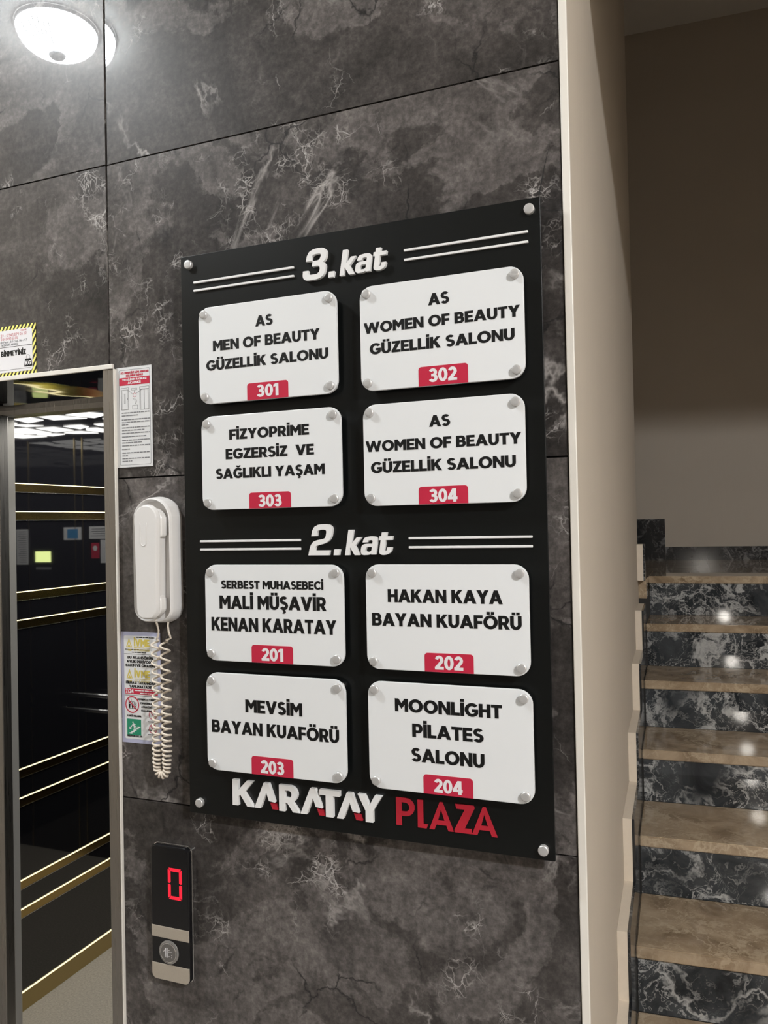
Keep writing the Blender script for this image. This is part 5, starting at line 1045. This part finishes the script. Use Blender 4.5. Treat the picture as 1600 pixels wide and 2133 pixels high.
for v, a, b in ((.462, .14, .95), (.49, .14, .60), (.53, .14, .95), (.556, .14, .95), (.58, .14, .34), (.61, .14, .93), (.637, .14, .78), (.665, .14, .93), (.70, .14, .83), (.735, .14, .93), (.76, .14, .72), (.79, .14, .93), (.825, .14, .36), (.862, .14, .93), (.89, .14, .30), (.918, .14, .93), (.944, .14, .42)):
    bars(bm, NX(a), NX(b), NZ(v), .0019, y, rnd)
obj('print', bm, 'print_grey', t)
bm = bmesh.new(); text(bm, 'ACİL DURUM KİLİT AÇMA ANAHTARI', NX(.12), NX(.92), NZ(.066), NZ(.045), y, .0002)
text(bm, 'KULLANMA TALİMATI', NX(.28), NX(.76), NZ(.095), NZ(.074), y, .0002)
poly(bm, [circle(NX(.515), NZ(.285), .0040), circle(NX(.515), NZ(.285), .0035)], y, .0002)
obj('heading', bm, 'print_red', t)
bm = bmesh.new(); slab(bm, rrect(NX(.085), NX(.945), NZ(.181), NZ(.105), 0), Y0 - .0003, Y0 - .00003); rbd = obj('red_band', bm, 'print_red', t)
bm = bmesh.new(); text(bm, 'YETKİLİDEN BAŞKASI', NX(.17), NX(.86), NZ(.136), NZ(.116), Y0 - .0006, .0002)
text(bm, 'AÇAMAZ!', NX(.33), NX(.70), NZ(.170), NZ(.145), Y0 - .0006, .0002); obj('lettering', bm, 'print_white', rbd)

# service sticker behind the telephone cord
sx0, sx1, sz0, sz1 = -1.0182, -0.9292, -0.4005, -0.1932
t = thing('service_sticker', 'lilac edged service sticker with yellow logos and green sign behind the coiled cord', 'sticker', ((sx0 + sx1) / 2, 0, sz0))
W_, H_ = sx1 - sx0, sz1 - sz0
SX = lambda u: sx0 + u * W_
SZ = lambda v: sz1 - v * H_
bm = bmesh.new(); slab(bm, rrect(sx0, sx1, sz0, sz1, .0005, 2), -0.0010, -0.0003); obj('backing', bm, 'sticker_lilac', t)
bm = bmesh.new(); slab(bm, rrect(SX(.075), SX(.925), SZ(.965), SZ(.035), .003, 5), -0.0013, -0.00102); obj('white_field', bm, 'paper_white', t)
y = -0.0016
def tri_logo(v):
    ax, w2 = SX(.21), .0068
    slab(bm, [(ax - w2, SZ(v + .085)), (ax, SZ(v)), (ax + w2, SZ(v + .085)), (ax + w2 - .0018, SZ(v + .085)), (ax, SZ(v + .028)), (ax - w2 + .0018, SZ(v + .085))], y, y + .0002)
    slab(bm, [(ax - .0042, SZ(v + .085)), (ax, SZ(v + .055)), (ax + .0042, SZ(v + .085))], y, y + .0002)
    text(bm, 'TSE', SX(.17), SX(.27), SZ(v + .118), SZ(v + .100), y, .0002)
for v in (.055, .335):
    bm = bmesh.new()
    tri_logo(v)
    text(bm, 'İVME', SX(.335), SX(.735), SZ(v + .074), SZ(v + .010), y, .0002)
    line(bm, (SX(.335), SZ(v + .086)), (SX(.735), SZ(v + .086)), .0011, y)
    text(bm, 'LİFT & ASANSÖR', SX(.335), SX(.735), SZ(v + .118), SZ(v + .098), y, .0002, True)
    obj('yellow_logo', bm, 'print_gold', t)
bm = bmesh.new(); rnd = random.Random(8)
bars(bm, SX(.40), SX(.86), SZ(.052), .0017, y, rnd)
bars(bm, SX(.10), SX(.78), SZ(.162), .0013, y, rnd); bars(bm, SX(.28), SX(.64), SZ(.187), .0013, y, rnd)
line(bm, (SX(.08), SZ(.2)), (SX(.92), SZ(.2)), .0005, y); line(bm, (SX(.08), SZ(.572)), (SX(.92), SZ(.572)), .0005, y)
for s, a, b, v in (('BU ASANSÖRÜN', .165, .82, .243), ('AYLIK PERİYODİK', .14, .84, .279), ('BAKIM VE ONARIMI', .115, .87, .313), ('FİRMASI TARAFINDAN', .115, .88, .469), ('YAPILMAKTADIR', .20, .78, .503)):
    text(bm, s, SX(a), SX(b), SZ(v), SZ(v - .024), y, .0002)
for s, a, b, v in (('DEPREM ve YANGIN', .41, .90, .612), ('ESNASINDA', .48, .78, .646), ('ASANSÖRÜ', .50, .78, .678), ('KULLANMA', .50, .80, .712), ('ASANSÖR KULLANMA', .12, .50, .765), ('MERDİVEN KULLAN', .12, .51, .945)):
    text(bm, s, SX(a), SX(b), SZ(v), SZ(v - .017), y, .0002)
cx, cz = SX(.27), SZ(.655)
frame(bm, rrect(cx - .0085, cx + .0045, cz - .0075, cz + .0055, 0), .0005, y, .0002)
for dx in (-.0062, .0005):
    slab(bm, circle(cx + dx, cz + .003, .0012, 10), y, y + .0002); slab(bm, [(cx + dx - .0013, cz - .0065), (cx + dx + .0013, cz - .0065), (cx + dx + .0022, cz + .001), (cx + dx - .0022, cz + .001)], y, y + .0002)
line(bm, (cx - .002, cz + .0055), (cx - .002, cz + .011), .0004, y)
for i in range(4): line(bm, (cx + .0058, cz + .004 - .003 * i), (cx + .0095, cz + .0015 - .003 * i), .001, y)
for s_ in (.80, .875, .915): bars(bm, SX(.66), SX(.82), SZ(s_), .0012, y, rnd)
obj('black_print', bm, 'print_black', t)
bm = bmesh.new(); slab(bm, rrect(SX(.095), SX(.925), SZ(.560), SZ(.510), 0), y, y + .0002)
poly(bm, [circle(cx, cz, .0158, 32), circle(cx, cz, .0138, 32)], y - .0002, .0002)
line(bm, (cx - .0105, cz + .0105), (cx + .0105, cz - .0105), .0018, y - .0002)
for v in (.725, .85):
    q, z = SX(.79), SZ(v + .01); poly(bm, [circle(q, z, .0088, 28), circle(q, z, .0078, 28)], y, .0002); line(bm, (q - .006, z + .006), (q + .006, z - .006), .0010, y)
rp = obj('red_print', bm, 'print_red', t)
bm = bmesh.new(); text(bm, '7/24', SX(.11), SX(.31), SZ(.553), SZ(.515), y - .0003, .0002)
bars(bm, SX(.34), SX(.90), SZ(.530), .0018, y - .0003, rnd); bars(bm, SX(.48), SX(.78), SZ(.553), .0018, y - .0003, rnd)
obj('lettering', bm, 'print_white', rp)
bm = bmesh.new(); slab(bm, rrect(SX(.13), SX(.49), SZ(.928), SZ(.785), 0), y, y + .0002); gs = obj('green_sign', bm, 'print_green', t)
bm = bmesh.new(); y2 = y - .0003
gx = lambda u: SX(.13) + u * .36 * W_
gz = lambda v: SZ(.785) - v * .143 * H_
stp = [(.17, .93), (.17, .86), (.30, .86), (.30, .76), (.45, .76), (.45, .66), (.60, .66), (.60, .56), (.75, .56), (.75, .46), (.96, .46), (.96, .53), (.82, .53), (.82, .63), (.67, .63), (.67, .73), (.52, .73), (.52, .83), (.37, .83), (.37, .93)]
slab(bm, [(gx(a), gz(b)) for a, b in stp], y2, y2 + .0002)
slab(bm, circle(gx(.42), gz(.20), .0014, 12), y2, y2 + .0002)
for a, b, wd in (((.44, .27), (.50, .45), .0030), ((.50, .45), (.50, .60), .0014), ((.50, .45), (.68, .50), .0014), ((.44, .30), (.34, .42), .0011), ((.48, .29), (.60, .36), .0011), ((.34, .44), (.20, .60), .0018)):
    line(bm, (gx(a[0]), gz(a[1])), (gx(b[0]), gz(b[1])), wd, y2)
slab(bm, [(gx(.15), gz(.50)), (gx(.17), gz(.66)), (gx(.32), gz(.62))], y2, y2 + .0002)
obj('pictogram', bm, 'print_white', gs)

# capacity sign over the elevator
kx0, kx1, kz0, kz1 = -1.420, -1.2168, 0.3128, 0.4142
t = thing('capacity_sign', 'white elevator capacity sign with yellow and black striped border above the header', 'sign', (-1.32, 0, kz0))
bm = bmesh.new(); slab(bm, rrect(kx0, kx1, kz0, kz1, .0008, 2), -0.0012, -0.0003); obj('border', bm, 'hazard_stripes', t)
bm = bmesh.new(); slab(bm, rrect(kx0 + .0075, kx1 - .0088, kz0 + .0075, kz1 - .0085, .0055, 5), -0.0016, -0.00125); obj('white_field', bm, 'print_white', t)
y = -0.0019
bm = bmesh.new()
text(bm, 'BİNMEYİNİZ', -1.3082, -1.2420, 0.3533, 0.3640, y, .0002)
text(bm, 'N', -1.3185, -1.3125, 0.3533, 0.3640, y, .0002)
line(bm, (kx0 + .008, .3715), (kx1 - .0090, .3715), .0007, y); line(bm, (kx0 + .008, .3255), (kx1 - .013, .3255), .0003, y)
kx, kz = -1.2365, .3285
poly(bm, [[(kx - .0105, kz), (kx + .0105, kz), (kx + .0080, kz + .0155), (kx - .0080, kz + .0155)]], y, .0002)
poly(bm, [circle(kx, kz + .0185, .0048, 20), circle(kx, kz + .0185, .0044, 20)], y, .0002)
bp_ = obj('black_print', bm, 'print_black', t)
bm = bmesh.new(); text(bm, 'KG', kx - .0080, kx + .0082, kz + .0028, kz + .0110, y - .0003, .0002); obj('lettering', bm, 'print_white', bp_)
bm = bmesh.new()
text(bm, '391 49 39 - 0 543 879 04 22', -1.3330, -1.2400, .3930, .3985, y, .0002, True)
text(bm, '0 543 893 53 05', -1.3075, -1.2635, .3860, .3912, y, .0002, True)
text(bm, 'TSE CE', -1.2555, -1.2405, .4010, .4035, y, .0002)
obj('pink_print', bm, 'print_pink', t)
bm = bmesh.new()
text(bm, 'Mah. Necip Fazıl _10 Cad. No : 47', -1.3350, -1.2390, .3802, .3842, y, .0002, True)
text(bm, 'ERZİNCAN \\ MERKEZ', -1.3085, -1.2625, .3742, .3782, y, .0002, True)
obj('grey_print', bm, 'print_grey', t)
